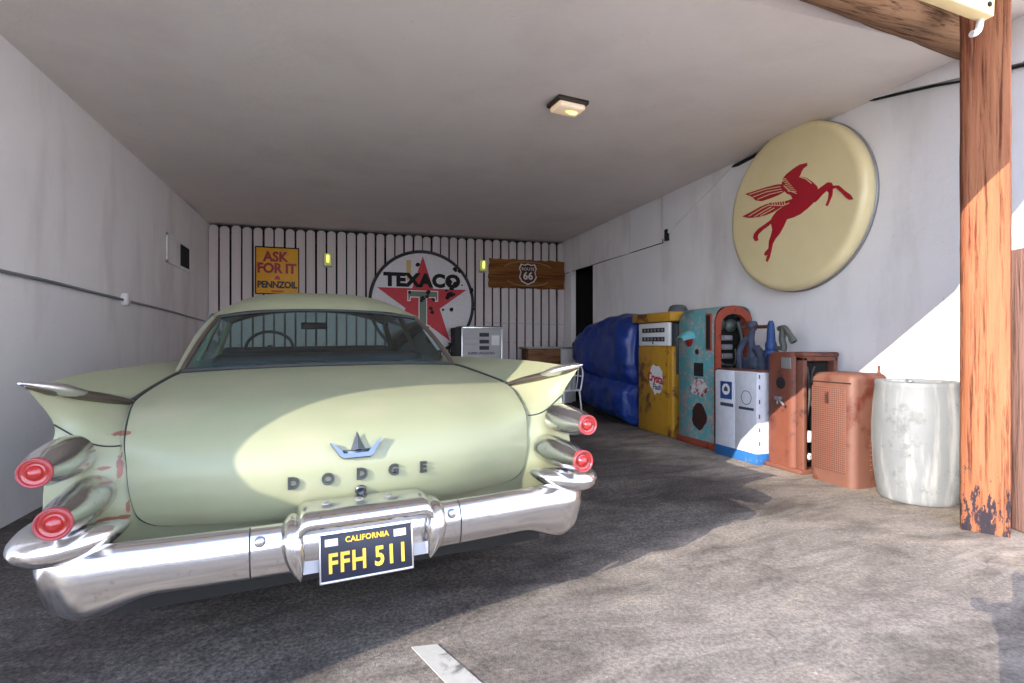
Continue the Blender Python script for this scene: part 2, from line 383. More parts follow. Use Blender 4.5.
# unseen roof added over the forecourt, edge shaped to throw the shade line
edge = [(-10.2, -3.45), (-8.48, -2.82), (-7.87, -2.57), (-7.5, -2.47), (-7.22, -2.39), (-7.08, -2.27), (-7.05, -2.08), (-6.96, -1.89), (-6.85, -1.79), (-6.74, -1.70), (-6.59, -1.60), (-6.43, -1.49), (-6.29, -1.39), (-6.15, -1.29),
        (-5.93, -1.14), (-5.72, -1.03), (-5.52, -.95), (-5.16, -.84), (-4.88, -.66), (-4.55, -.40), (-3.96, -.2), (-3.2, -.1), (-1.46, .06), (-.68, .13), (-.03, .19), (.34, .33), (.75, .44), (1.03, .50), (1.5, .62), (2.2, .9), (3.0, 1.35), (3.6, 1.75), (4.36, 1.95)]
slab('ceiling_added_shade', edge + [(4.36, YF - .06), (-10.2, YF - .06)], lambda x: 3.40, lambda x: 3.422, M['ceil'])

# timber frame at the opening
def rough_log(pts, r, n=20, amp=.012, seg=30, seed=1, sq=0):
    rnd = random.Random(seed); pts = [Vector(p) for p in pts]; a, c = pts[0], pts[1]; t = (c - a).normalized()
    u = t.orthogonal().normalized() if abs(t.z) > .5 else Vector((0, 0, 1)); u = (u - t * u.dot(t)).normalized()
    if abs(t.z) > .5: u = Vector((1, 0, 0))
    v = t.cross(u); off = [rnd.uniform(-amp, amp) for _ in range(n)]; rows = []
    for i in range(seg + 1):
        row = []
        for k in range(n):
            an = 2 * PI * k / n
            sqf = 1 / max(abs(math.cos(an)), abs(math.sin(an))); rr = r * (1 + sq * (sqf - 1)) * 1.0 + off[k] + rnd.uniform(-amp, amp) * .35
            row.append(a + (c - a) * (i / seg) + u * math.cos(an) * rr + v * math.sin(an) * rr)
        rows.append(row)
    b = B(); b.grid(rows, True, True); b.add(rows[0], [tuple(range(n))]); b.add(rows[-1], [tuple(range(n))]); return b
vd = Vector((.854, .52, 0))
pb = rough_log([(0, 0, 0), (0, 0, 3.35)], .118, 24, .005, 40, 5, sq=.75)
post = pb.build('timber_post', M['post']); post.scale = (.72, 1, 1); post.location = (3.80, 2.235, GZ(3.8)); post.rotation_euler = (0, 0, math.atan2(.52, .854))
tag(post, 'tall reddish brown timber post holding up the log beam at the right of the opening', 'post')
bb = rough_log([(-2.3, 1.96, 3.42), (4.36, 2.62, 3.385)], .122, 20, .010, 60, 8, sq=.25)
beam = tag(bb.build('log_beam', M['beam']), 'weathered brown log beam running across the garage opening under the ceiling', 'beam')
pb = B(); pb.span((-.15, -.06, 0), (.15, .06, 1.74), .012)
p2 = pb.build('wooden_post', M['post2']); p2.location = (4.10, 2.10, GZ(4)); p2.rotation_euler = (0, 0, math.radians(-20))
tag(p2, 'short pinkish brown wooden post at the far right edge, just behind the tall post', 'post')
# cream rail bolted to the beam
rail = empty('painted_rail', (3.476, 2.0, 3.035), 0); tag(rail, 'cream painted timber rail bolted across the front of the tall post at the top', 'rail')
rail.rotation_euler = (0, .07, 0)
b = B(); b.span((-1.6, .0, .0), (.0, .07, .10), .005); b.build('timber', M['cream'], rail)
for x in (-.045, -.26, -.5, -.9, -1.3):
    B().lathe([(.0, -.004), (.014, -.004), (.014, .004), (0, .004)], (x, -.002, .055), (0, 1, 0), 14).build('bolt', M['dark'], rail)
pipe = B().tube(smoothpath([(3.45, 2.05, 3.06), (3.45, 2.055, 3.02), (3.445, 2.06, 2.985), (3.425, 2.065, 2.965), (3.405, 2.07, 2.962)]), .018, 12).build('pipe_elbow', M['white'])
pipe2 = tag(pipe, 'short white pipe elbow between the cream rail and the tall timber post', 'pipe')

# electrical conduit on the left wall
cd = empty('wall_conduit', (XL, 6.4, 1.66)); tag(cd, 'thin grey electrical conduit with a round box running along the left wall', 'conduit')
B().tube([(.022, -4.0, .03), (.022, -1.5, .02), (.022, 1.5, -.03), (.022, 3.4, -.085)], .013, 10).build('pipe', M['metal_grey'], cd)
B().lathe([(0, .055), (.058, .055), (.066, .04), (.066, 0)], (0, .05, 0), (1, 0, 0), 20).build('junction_box', M['white'], cd)
# vent window on the left wall
vw = struct(empty('window_1', (XL - .022, 8.43, 2.45)))
b = B()
for (a, c) in (((0, -.56, -.19), (.05, .56, -.155)), ((0, -.56, .155), (.05, .56, .19)), ((0, -.56, -.19), (.05, -.52, .19)), ((0, .52, -.19), (.05, .56, .19)), ((0, .0, -.16), (.045, .035, .16))): b.span(a, (c[0] - .012, c[1], c[2]))
b.build('window_frame', M['white'], vw); B().span((.0, -.53, -.16), (.034, .02, .16)).build('panel', M['wall_l'], vw); B().span((.0, .03, -.16), (.026, .53, .16)).build('opening', M['dark'], vw)

M['rail_dark'] = plain('gap_shade_rail', srgb(52, 46, 44), .8)  # rails coloured dark so the picket gaps read as shade
# ------------------------------------------------------------------ picket fence
fence = empty('picket_fence', (XL, YB, 0)); tag(fence, 'white painted picket fence with rounded tops across the back of the garage', 'fence')
NP = 38; pitch = (XR - XL) / NP
def picket_bm(wd, seed):
    rnd = random.Random(seed); b = B(); hw = wd / 2; top = 3.235 + rnd.uniform(-.012, .012); o = [(-hw, -.05), (hw, -.05), (hw, top - .05)]
    o += [(hw * math.cos(t * PI / 8), top - .05 + .05 * math.sin(t * PI / 8)) for t in range(1, 8)] + [(-hw, top - .05)]
    return b.prism(o, lambda x, z, d: (x, -d, z), 0, .022)
for i in range(NP):
    wd = pitch - .028 - random.uniform(0, .008)
    p = picket_bm(wd, i).build('picket', M['picket'], fence)
    p.location = (pitch * (i + .5) + random.uniform(-.003, .003), 0, .0 + .0085 * (pitch * i - 2)); p.rotation_euler = (0, random.uniform(-.0018, .0018), 0)
for z in (.5, 1.75, 3.0): B().span((.02, .01, z), (XR - XL - .02, .05, z + .09)).build('rail', M['rail_dark'], fence)
tag(B().tube([(2.6, YB - .027, 1.62), (XR - .02, YB - .027, 1.60)], .005, 6).build('cable', M['metal_grey']), 'thin wire strung across the pickets below the carved wooden sign', 'wire')

YS = YB - .03
def XZ(y): return lambda x, z, d: (x, y - d, z)
# sign: ASK FOR IT PENNZOIL
sy = srgb(222, 158, 28)
M['sign_y'] = chipped('yellow_sign_enamel', sy, srgb(120, 70, 30), .70, 9)
M['dred'] = plain('dark_red_paint', srgb(150, 26, 34), .45); M['red'] = chipped('red_enamel', srgb(186, 24, 40), srgb(60, 30, 26), .68, 8)
M['pink_red'] = plain('faded_red', srgb(176, 50, 76), .5)
sg = empty('advertising_sign', (-1.075, YS, 2.48)); tag(sg, 'yellow metal sign reading ASK FOR IT PENNZOIL in dark red and black on the fence', 'sign')
B().box((0, -.008, 0), (.71, .016, .83), None, .004).build('plate', M['sign_y'], sg)
bd = B()
for a, c in (((-.355, -.019, .395), (.355, -.014, .415)), ((-.355, -.019, -.415), (.355, -.014, -.395)), ((-.355, -.019, -.4), (-.338, -.014, .4)), ((.338, -.019, -.4), (.355, -.014, .4))): bd.span(a, c)
bd.build('border', M['dark'], sg)
def onfence(x, z, dy=-.018): return Matrix.Translation((x, dy, z)) @ RX
text_obj('lettering', 'ASK', .235, M['dred'], sg, onfence(-.03, .235), .010, .001, .92, 1.0)
text_obj('lettering', 'FOR IT', .235, M['dred'], sg, onfence(-.01, .035), .010, .001, .90, .98)
text_obj('lettering', 'PENNZOIL', .155, M['black'], sg, onfence(0, -.25), .007, .001, .90, .95)
B().prism([(-.055, -.155), (.055, -.155), (.04, -.13), (.03, -.10), (0, -.085), (-.03, -.10), (-.04, -.13)], lambda x, z, d: (x, -d, z), .014, .019).build('bell_emblem', M['pink_red'], sg)
B().prism([(-.11, -.345), (.11, -.345), (.09, -.37), (-.09, -.37)], lambda x, z, d: (x, -d, z), .014, .019).build('emblem_bar', M['pink_red'], sg)

# TEXACO disc
M['sign_w'] = chipped('white_sign_enamel', srgb(208, 204, 206), srgb(70, 50, 44), .735, 9)
M['green'] = plain('dull_green_enamel', srgb(86, 104, 92), .5)
M['creamline'] = plain('cream_outline', srgb(216, 200, 190), .5)
tx = empty('round_sign', (1.455, YS, 1.975)); tag(tx, 'large round white TEXACO sign with red star, bullet holes and black rim', 'sign')
R_ = .985
B().lathe([(0, 0), (R_, 0), (R_, .03), (0, .03)], (0, 0, 0), (0, -1, 0), 96, False).build('disc', M['sign_w'], tx)
B().lathe([(R_ - .045, .028), (R_ - .045, .04), (R_ + .012, .04), (R_ + .012, 0), (R_ - .02, 0)], (0, 0, 0), (0, -1, 0), 96).build('rim', M['black'], tx)
def star(R, r, rot=90): return [((R if k % 2 == 0 else r) * math.cos(math.radians(rot + 36 * k)), (R if k % 2 == 0 else r) * math.sin(math.radians(rot + 36 * k))) for k in range(10)]
B().prism(star(.885, .885 * .382), lambda x, z, d: (x, -d, z), .029, .034).build('star', M['red'], tx)
B().prism([(-.29, .235), (.29, .235), (.29, .03), (.235, .03), (.225, .10), (.08, .10), (.08, -.42), (.14, -.42), (.14, -.52), (-.14, -.52), (-.14, -.42), (-.08, -.42), (-.08, .10), (-.225, .10), (-.235, .03), (-.29, .03)], lambda x, z, d: (x, -d, z), .033, .037).build('letter_outline', M['creamline'], tx)
B().prism([(-.272, .218), (.272, .218), (.272, .05), (.25, .05), (.24, .118), (.062, .118), (.062, -.44), (.12, -.44), (.12, -.50), (-.12, -.50), (-.12, -.44), (-.062, -.44), (-.062, .118), (-.24, .118), (-.25, .05), (-.272, .05)], lambda x, z, d: (x, -d, z), .034, .040).build('letter', M['green'], tx)
text_obj('lettering', 'TEXACO', .33, M['dark'], tx, Matrix.Translation((.0, -.038, .415)) @ RX, .020, .001, 1.04, 1.06)
hb = B(); rnd = random.Random(4)
for (x, z, r) in [(.62, .66, .05), (.70, .63, .04), (-.1, .72, .045), (.30, .55, .02), (.95, .27, .045), (.93, .22, .03), (.50, .42, .07), (.55, .30, .05), (.62, .38, .045), (.45, .25, .03), (.52, .17, .07), (.47, .11, .045), (.10, .2, .05), (-.25, .2, .035), (0, .08, .05), (-.03, .04, .035), (.2, .07, .035), (.08, .12, .04), (.15, -.1, .04), (.18, -.18, .045), (.55, -.12, .045), (.38, -.12, .03), (.98, -.1, .025), (-.05, -.45, .03), (.6, .18, .03), (.75, .36, .02)]:
    n = 9; hb.prism([((r * rnd.uniform(.6, 1.15)) * math.cos(2 * PI * k / n) + x, (r * rnd.uniform(.6, 1.15)) * math.sin(2 * PI * k / n) + z) for k in range(n)], lambda a, c, d: (a, -d, c), .036, .0415)
tag(hb.build('bullet_hole', M['dark'], tx), 'ragged black bullet holes', kind='stuff')
B().span((-.305, -.036, .42), (-.22, -.033, .80)).build('stain', plain('yellow_stain', srgb(196, 164, 104), .6), tx)

# carved Route 66 board
M['board'] = m_wood('carved_board', srgb(120, 78, 34), srgb(168, 114, 52), (.35, .24, .16, 1), axis=0, scale=.7)
bs = empty('wooden_sign', (3.555, YS - .0, 2.605)); tag(bs, 'brown carved wooden sign with a ROUTE 66 shield on the fence', 'sign')
rnd = random.Random(9); o = []
for i in range(24): o.append((-.80 + 1.60 * i / 23, -.285 + rnd.uniform(-.012, .012)))
for i in range(1, 8): o.append((.80 + rnd.uniform(-.015, .015), -.285 + .57 * i / 8))
for i in range(24): o.append((.80 - 1.60 * i / 23, .285 + rnd.uniform(-.012, .012)))
for i in range(1, 8): o.append((-.80 + rnd.uniform(-.02, .02), .285 - .57 * i / 8))
B().prism(o, lambda x, z, d: (x, -d, z), 0, .05).build('board', M['board'], bs)
sh = [(x * 1.15, z * 1.12) for x, z in [(-.13, .18), (-.06, .165), (0, .19), (.06, .165), (.13, .18), (.165, .10), (.135, .03), (.165, -.06), (.12, -.14), (0, -.20), (-.12, -.14), (-.165, -.06), (-.135, .03), (-.165, .10)]]
B().prism(sh, lambda x, z, d: (x, -d, z), .048, .056).build('shield_outline', M['creamline'], bs)
B().prism([(x * .87, z * .87) for x, z in sh], lambda x, z, d: (x, -d, z), .05, .059).build('shield', plain('dark_brown_stain', srgb(58, 40, 30), .7), bs)
text_obj('lettering', '66', .21, M['creamline'], bs, onfence(0, -.045, -.061), .006, .001)
text_obj('lettering', 'ROUTE', .085, M['creamline'], bs, onfence(0, .095, -.061), .001, .001)
ar = B(); ar.tube([(.50 * math.cos(t), -.055, .11 + .13 * math.sin(t)) for t in [PI * k / 16 for k in range(1, 16)]], .014, 6); ar.tube([(.44 * math.cos(t), -.055, -.12 - .12 * math.sin(t)) for t in [PI * k / 16 for k in range(1, 16)]], .011, 6); ar.build('carved_scroll', plain('dark_carving', srgb(150, 118, 84), .7), bs)

# fence lamps
M['bulb_y'] = emis('yellow_bulb', (.80, .82, .18, 1), 1.5); M['jar'] = plain('lamp_jar', srgb(150, 156, 60), .25)
def fence_lamp(x, z, label):
    t = empty('wall_lamp', (x, YS, z)); tag(t, label, 'lamp', 'glowing lamps on the fence')
    B().box((0, -.02, -.02), (.13, .03, .25), None, .01).build('bracket', M['metal_grey'], t)
    B().box((0, -.075, -.01), (.125, .085, .21), None, .02).build('glass_shade', emis('lamp_glow', (.42, .44, .09, 1), .35, (.5, .52, .2, 1)), t)
    B().lathe([(0, -.07), (.02, -.065), (.026, 0), (.02, .06), (0, .068)], (0, -.125, 0), (0, 0, 1), 14).build('bulb', M['bulb_y'], t)
fence_lamp(-.24, 2.72, 'small glowing yellow lamp between the yellow sign and the big round sign')
fence_lamp(2.62, 2.74, 'small glowing yellow lamp just left of the carved wooden sign')
# ceiling lamp
cl = empty('ceiling_light', (1.86, 4.22, CZ(1.86)), .12); tag(cl, 'small rectangular ceiling light with dark frame and warm glass', 'lamp')
b = B(); b.span((-.15, -.11, -.035), (.15, .11, 0), .008); b.build('frame', plain('bronze_frame', (.03, .022, .015, 1), .5), cl)
b = B(); b.box((0, 0, -.055), (.26, .18, .05), None, .02, 3); b.build('diffuser', emis('frosted_warm_glass', (1.0, .62, .28, 1), .32, (.85, .78, .66, 1)), cl)
B().lathe([(0, -.07), (.02, -.06), (.036, -.01), (.032, .04), (0, .07)], (.04, 0, -.062), (1, 0, 0), 16).build('bulb', emis('warm_bulb', (1, .62, .2, 1), 2.6), cl)

# ------------------------------------------------------------------ winged horse disc on the right wall
M['disc'] = NT('cream_disc_enamel')
_m = M['disc']; _m.set(Base_Color=_m.mix(_m.noise(2.5, 5, .6), srgb(222, 204, 152), srgb(238, 224, 176)), Roughness=.33, Coat_Weight=.25); M['disc'] = _m.m
M['horse'] = plain('horse_red', srgb(172, 22, 40), .4)
HX, HY, HZ, HR = 4.20, 4.165, 2.545, .815
pg = empty('round_sign', (XR, HY, HZ)); tag(pg, 'large round cream sign with a red winged horse hung high on the right wall', 'sign')
DT = XR - HX
B().lathe([(0, 0), (HR - .03, 0), (HR, .012), (HR, DT - .05), (HR - .012, DT - .018), (HR - .045, DT - .002), (HR - .075, DT), (0, DT + .006)], (0, 0, 0), (-1, 0, 0), 96).build('disc', M['disc'], pg)
B().lathe([(HR, .02), (HR + .008, .02), (HR + .008, .05), (HR, .05)], (0, 0, 0), (-1, 0, 0), 96).build('rim_band', M['metal_grey'], pg)
def hit_px(px, py, X):
    u = (px - 512) / FPX; v = (344 - py) / FPX; dx = u * math.cos(YAW) + math.sin(YAW); dy = -u * math.sin(YAW) + math.cos(YAW)
    t = X / dx; return (t * dy, 1.2 + t * v)
def hp(lst):
    out = []
    for a, c in lst:
        y, z = hit_px(710 + a / 3.595, 110 + c / 3.595, HX - .008); out.append((y - HY, z - HZ))
    return out
HF = lambda y, z, d: (-DT - d, y, z)
body = [(348, 190), (349, 200), (335, 210), (328, 222), (322, 238), (345, 243), (368, 258), (384, 274), (388, 292), (386, 315), (372, 333), (350, 354), (325, 374), (300, 386), (276, 393), (264, 420), (250, 445), (236, 461), (225, 480), (221, 500), (214, 530), (206, 546), (200, 541), (207, 520), (199, 524), (194, 520), (198, 510), (210, 498), (212, 470), (219, 450), (224, 430), (219, 408), (205, 420), (188, 432), (173, 447), (170, 458), (173, 468), (163, 472), (155, 460), (158, 445), (172, 428), (198, 410), (218, 395), (228, 378), (240, 363), (262, 348), (288, 332), (298, 322), (290, 306), (275, 300), (262, 285), (258, 262), (262, 245), (275, 230), (300, 210), (322, 196)]
fleg = [(384, 288), (405, 273), (422, 260), (436, 261), (442, 272), (462, 271), (485, 291), (505, 305), (514, 321), (500, 323), (488, 314), (468, 293), (452, 279), (441, 284), (439, 305), (431, 325), (422, 346), (415, 342), (424, 322), (427, 298), (419, 290), (402, 306), (388, 322), (378, 332), (370, 325)]
wing1 = [(262, 266), (240, 268), (200, 278), (126, 302), (150, 312), (165, 325), (185, 328), (215, 318), (245, 306), (266, 294)]
wing2 = [(300, 318), (270, 328), (250, 330), (210, 335), (180, 348), (150, 365), (116, 383), (140, 388), (175, 384), (200, 378), (225, 368), (255, 350), (285, 338)]
b = B()
for q, pl in enumerate((body, fleg, wing1, wing2)): b.prism(hp(pl), HF, .003, .009 + q * .0004)
b.build('winged_horse', M['horse'], pg)
def stroke(b, pts, wpx):
    for (x0, y0), (x1, y1) in zip(pts, pts[1:]):
        dx, dy = x1 - x0, y1 - y0; L = math.hypot(dx, dy) or 1; nx, ny = -dy / L * wpx / 2, dx / L * wpx / 2
        b.prism(hp([(x0 + nx, y0 + ny), (x1 + nx, y1 + ny), (x1 - nx, y1 - ny), (x0 - nx, y0 - ny)]), HF, .0095, .0125)
b = B()
for ln in ([(142, 304), (200, 285), (255, 275)], [(155, 313), (205, 294), (258, 284)], [(172, 321), (215, 303), (262, 292)]): stroke(b, ln, 2.6)
b.build('feather_lines', M['disc'], pg); b = B()
for ln in ([(140, 382), (190, 352), (215, 341)], [(160, 384), (200, 360), (222, 348)], [(182, 380), (212, 364), (232, 352)]): stroke(b, ln, 2.6)
b.build('feather_lines', M['disc'], pg); b = B()
for ln in (
           [(208, 338), (225, 322), (270, 322), (282, 324)], [(212, 342), (262, 344), (286, 334)], [(266, 272), (285, 290), (312, 300)], [(264, 258), (262, 250)], [(322, 240), (345, 247), (366, 264)]): stroke(b, ln, 2.6)
b.build('feather_lines', M['disc'], pg); b = B()
for k in range(7): stroke(b, [(262 + k * 3, 244 + k * 8), (275 + k * 6, 250 + k * 7)], 2.2)
b.build('mane_lines', M['disc'], pg); b = B()
for k in range(6): stroke(b, [(222 + k * 9, 324), (226 + k * 9, 341)], 2.0)
b.build('wing_band', M['disc'], pg)
B().span((-.02, -.02, HR - .02), (0, .02, HR + .08)).build('hanger', M['dark'], pg)

# ------------------------------------------------------------------ the car
CP = Vector((.081, 1.982, 0)); CA, CR = math.radians(6.0), math.radians(.75)
R1 = Vector((math.cos(CA), math.sin(CA), 0)); F1 = Vector((-math.sin(CA), math.cos(CA), 0)); U1 = Vector((0, 0, 1))
RR = R1 * math.cos(CR) + U1 * math.sin(CR); UU = U1 * math.cos(CR) - R1 * math.sin(CR)
car = empty('car'); car.matrix_world = Matrix(((RR.x, F1.x, UU.x, CP.x), (RR.y, F1.y, UU.y, CP.y), (RR.z, F1.z, UU.z, CP.z), (0, 0, 0, 1)))
tag(car, 'pale green vintage sedan with tail fins, chrome bumper and paired red tail lamps', 'car')
V = Vector
# columns from the centre out; rows from the front bumper over the top and down the tail
rows_y = [5.42, 5.40, 5.28, 4.9, 4.2, 3.5, 2.6, 1.9, 1.26, .9, .58]
frontz = [.45, .70, .90, 1.0, 1.045, 1.06, 1.07]
def colm(xs, zs, tail): return [V((xs[i], rows_y[i], zs[i])) for i in range(11)] + [V(t) for t in tail]
C0 = colm([0] * 11, [.45, .72, .92, 1.01, 1.055, 1.075, 1.08, 1.08, 1.075, 1.058, 1.02], [(0, .30, .97), (0, .125, .895), (0, .05, .81), (0, .035, .73), (0, .06, .64), (0, .11, .56), (0, .2, .45)])
C1 = colm([.32] * 5 + [.34] * 3 + [.36] * 3, [.45, .72, .92, 1.01, 1.05, 1.07, 1.075, 1.075, 1.07, 1.053, 1.015], [(.36, .32, .965), (.355, .155, .89), (.35, .08, .805), (.35, .065, .725), (.345, .09, .64), (.34, .14, .56), (.34, .22, .45)])
C2 = colm([.56] * 5 + [.58] * 3 + [.59, .6, .61], [.45, .72, .91, 1.0, 1.04, 1.06, 1.065, 1.062, 1.06, 1.04, 1.0], [(.605, .37, .955), (.60, .21, .88), (.59, .145, .80), (.59, .135, .72), (.58, .155, .64), (.57, .205, .56), (.57, .26, .45)])
C3 = colm([.68] * 5 + [.70, .71, .72, .735, .77, .785], [.45, .72, .90, .99, 1.03, 1.05, 1.055, 1.055, 1.052, 1.02, .987], [(.775, .42, .963), (.755, .24, .885), (.742, .195, .80), (.735, .185, .72), (.72, .19, .64), (.70, .22, .56), (.69, .27, .45)])
C4 = colm([.72] * 5 + [.74, .745, .745, .75, .78, .80], [.45, .72, .91, 1.0, 1.035, 1.055, 1.057, 1.055, 1.053, 1.02, .985], [(.803, .54, .98), (.79, .28, .90), (.775, .20, .81), (.765, .185, .72), (.75, .185, .64), (.74, .22, .56), (.73, .27, .45)])
C5 = colm([.82] * 5 + [.85, .86, .86, .865, .88, .90], [.45, .72, .93, 1.03, 1.045, 1.06, 1.072, 1.08, 1.078, 1.062, 1.045], [(.895, .355, 1.028), (.87, .25, .93), (.85, .19, .83), (.845, .165, .73), (.84, .165, .64), (.83, .20, .56), (.82, .27, .45)])
C6 = colm([.90] * 3 + [.93] * 2 + [.95, .955, .955, .965, .975, .98], [.45, .72, .90, 1.0, 1.03, 1.055, 1.085, 1.095, 1.098, 1.098, 1.095], [(.985, .135, 1.08), (.945, .22, .95), (.955, .21, .86), (.965, .19, .74), (.965, .19, .65), (.95, .21, .56), (.93, .27, .45)])
COLS = [C0, C1, C2, C3, C4, C5, C6]; SH = [0, 0, 0, .25, .8, 1, 1]; ER = 11
def along(ci, v):
    c = COLS[ci]; s = SH[ci]; i = min(int(v), len(c) - 2); f = v - i
    def tan(k, side):
        kk = max(0, min(len(c) - 1, k)); a = c[max(kk - 1, 0)]; d = c[min(kk + 1, len(c) - 1)]; p = c[kk]
        sm = (d - a) * .5
        # limit against neighbouring chord lengths
        lim = min((d - p).length if kk < len(c) - 1 else 9, (p - a).length if kk > 0 else 9)
        if sm.length > lim * 1.3 and lim > 0: sm = sm * (lim * 1.3 / sm.length)
        if kk == ER and s: return sm.lerp((p - a) if side < 0 else (d - p), s)
        return sm
    p0, p1 = c[i], c[i + 1]; t0, t1 = tan(i, 1), tan(i + 1, -1); L = (p1 - p0).length
    for t in (t0, t1): pass
    f2, f3 = f * f, f ** 3
    return p0 * (2 * f3 - 3 * f2 + 1) + t0 * (f3 - 2 * f2 + f) + p1 * (3 * f2 - 2 * f3) + t1 * (f3 - f2)
def surf(u, v):
    """u in [-6,6] signed column coordinate, v row coordinate"""
    sg_ = -1 if u < 0 else 1; a = abs(u); p = [along(k, v) for k in range(7)]
    i = min(int(a), 5); f = a - i
    A = p[i - 1] if i > 0 else V((-p[1].x, p[1].y, p[1].z)); Bq, Cq = p[i], p[i + 1]; D = p[i + 2] if i < 5 else p[6] + (p[6] - p[5])
    topness = max(0, min(1, (ER + .6 - v) / 1.0))
    t0 = (Cq - A) * .5; t1 = (D - Bq) * .5
    if i == 4: t0 = t0.lerp(Cq - Bq, topness)
    if i == 3: t1 = t1.lerp(Cq - Bq, topness)
    for _ in (0,):
        L = (Cq - Bq).length * 1.4
        if t0.length > L: t0 = t0 * (L / t0.length)
        if t1.length > L: t1 = t1 * (L / t1.length)
    f2, f3 = f * f, f ** 3
    q = Bq * (2 * f3 - 3 * f2 + 1) + t0 * (f3 - 2 * f2 + f) + Cq * (3 * f2 - 2 * f3) + t1 * (f3 - f2)
    return V((q.x * sg_, q.y, q.z))
def snorm(u, v):
    e = .02; a = surf(u + e, v) - surf(u - e, v); c = surf(u, min(v + e, 16.99)) - surf(u, max(v - e, 0)); n = c.cross(a)
    n.normalize()
    if n.dot(V((0, -1, .35))) < 0: n = -n
    return n
us = [x / 5 for x in range(-30, 31)]; vs_ = [i / 6 for i in range(0, 17 * 6 + 1)]
G = [[surf(u, v) for u in us] for v in vs_]
bodyb = B(); bodyb.grid(G)
# sides
def arch(y):
    z = .27
    for yc in (1.42, 4.5):
        d = .40 ** 2 - (y - yc) ** 2
        if d > 0: z = max(z, .33 + math.sqrt(d) * (.80 if yc < 2 else 1))
    return z
prof_rear = [C6[11 + k] for k in range(7)] + [V((.90, .32, .30))]
def sidecol(y):
    """eight profile points at station y (>= .6)"""
    v = None
    # top edge from C6 by y
    for k in range(10, 0, -1):
        a, c = C6[k], C6[k - 1]
        if a.y <= y <= c.y: t = (y - a.y) / (c.y - a.y); top = a.lerp(c, t); break
    else: top = C6[0].copy() if y > 5 else C6[10].lerp(C6[11], (.58 - y) / .445)
    fx = 1 if y < 4.6 else 1 - (y - 4.6) * .06
    fin = max(0, min(1, (3.0 - y) / 2.2))
    pr = [(top.x, top.z), (.955 + .005 * (1 - fin), .975), (.965, .90), (.985, .80), (.992, .72), (.985, .60), (.965, .45), (.93, .27)]
    out = [V((x * fx if i else x, y, z)) for i, (x, z) in enumerate(pr)]
    zb = arch(y)
    return [V((p.x, y, p.z if i == 0 else min(p.z, top.z - .03 * i))) if p.z >= zb else V((p.x, y, zb)) for i, p in enumerate(out)]
stn = [prof_rear] + [sidecol(.58 + i * .08) for i in range(0, 61)]
blend = []
for k in range(1, 6):
    t = k / 6; q = []
    for a, c in zip(prof_rear, stn[1]): 
        pp = a.lerp(c, t); pp.x += .018 * math.sin(PI * t) if a is not prof_rear[0] else 0; q.append(pp)
    blend.append(q)
stn = [prof_rear] + blend + stn[1:]
def dense(row, k=4): return [crom(row, i / k) for i in range((len(row) - 1) * k + 1)]
for sgn in (1, -1):
    bodyb.grid([[V((p.x * sgn, p.y, max(p.z, .25))) for p in dense(r)] for r in stn])
cb = bodyb.build('body', M['car'], car, fixn=False)
# underside, dark
B().span((-.88, .35, .24), (.88, 5.3, .42)).build('underbody', M['dark'], car)
# trunk lid
def fill_lid(off, grow=1.0):
    """grid over the lid region clipped to the rounded outline"""
    rows = []
    nv, nu = 80, 48
    vv = [8.0 + 7.78 * i / nv for i in range(nv + 1)]
    for v in vv:
        hu = 3.0
        if v > 14.8: t = min(1, (v - 14.8) / .98); hu = 3.0 - .75 * (1 - math.sqrt(max(0, 1 - t ** 2)))
        if v < 8.15: hu = 3.0 - (8.15 - v) * .6
        hu *= grow; vq = 12 + (v - 12) * (1 + (grow - 1) * .35)
        rows.append([surf(hu * (-1 + 2 * k / nu), vq) + snorm(hu * (-1 + 2 * k / nu), vq) * off for k in range(nu + 1)])
    return rows
rws = fill_lid(.007); lb = B(); lb.grid(rws)
rim0 = fill_lid(-.004)
def ring(rows): return rows[0] + [r[-1] for r in rows[1:]] + rows[-1][-2::-1] + [r[0] for r in rows[-2:0:-1]]
lb.grid([ring(rws), ring(rim0)], False, True)
lid = lb.build('trunk_lid', M['car'], car, fixn=False)
gr_ = fill_lid(.0035, 1.032); B().grid(gr_).build('lid_seam', M['seam'], car, fixn=False)
# fin trims
for sgn in (1, -1):
    rear = [V((p.x * sgn, p.y, p.z)) for p in [surf(4 + 2 * k / 12, 11.0) for k in range(13)]]
    rear = [p + V((0, -.008, .002)) for p in rear]
    t = B(); t.tube(rear, [(.010 + .017 * math.sin(PI * min(.75, .12 + k / 14))) * (1 if k < 11 else (.6 if k == 11 else .15)) for k in range(13)], 12, True, (1.2, .72)); t.build('fin_trim', M['trim'], car)
    tip = B(); tp = [V(((.90 + .1 * k / 8) * sgn, .345 - .215 * k / 8, 1.036 + .056 * k / 8)) for k in range(9)]
    tip.tube(tp, [.022, .034, .042, .046, .046, .041, .033, .022, .006], 14, True, (1.1, .5)); tip.build('fin_cap', M['chrome_dull'], car)
    cr = [V((p.x * sgn, p.y, p.z + .006)) for p in [surf(4, v) for v in [8 + 3 * k / 14 for k in range(15)]]]
    B().tube(cr, .009, 8).build('fin_crease_trim', M['seam'], car)
    # neck line of the lamp housing panel
    nl = [V((p.x * sgn, p.y, p.z)) + V((0, -.002, 0)) for p in [surf(6 - 2.4 * k / 14, 12.0 + .3 * math.sin(PI * k / 14) + .35 * k / 14) for k in range(15)]]
    B().tube(nl, .0028, 6).build('panel_seam', M['seam'], car)
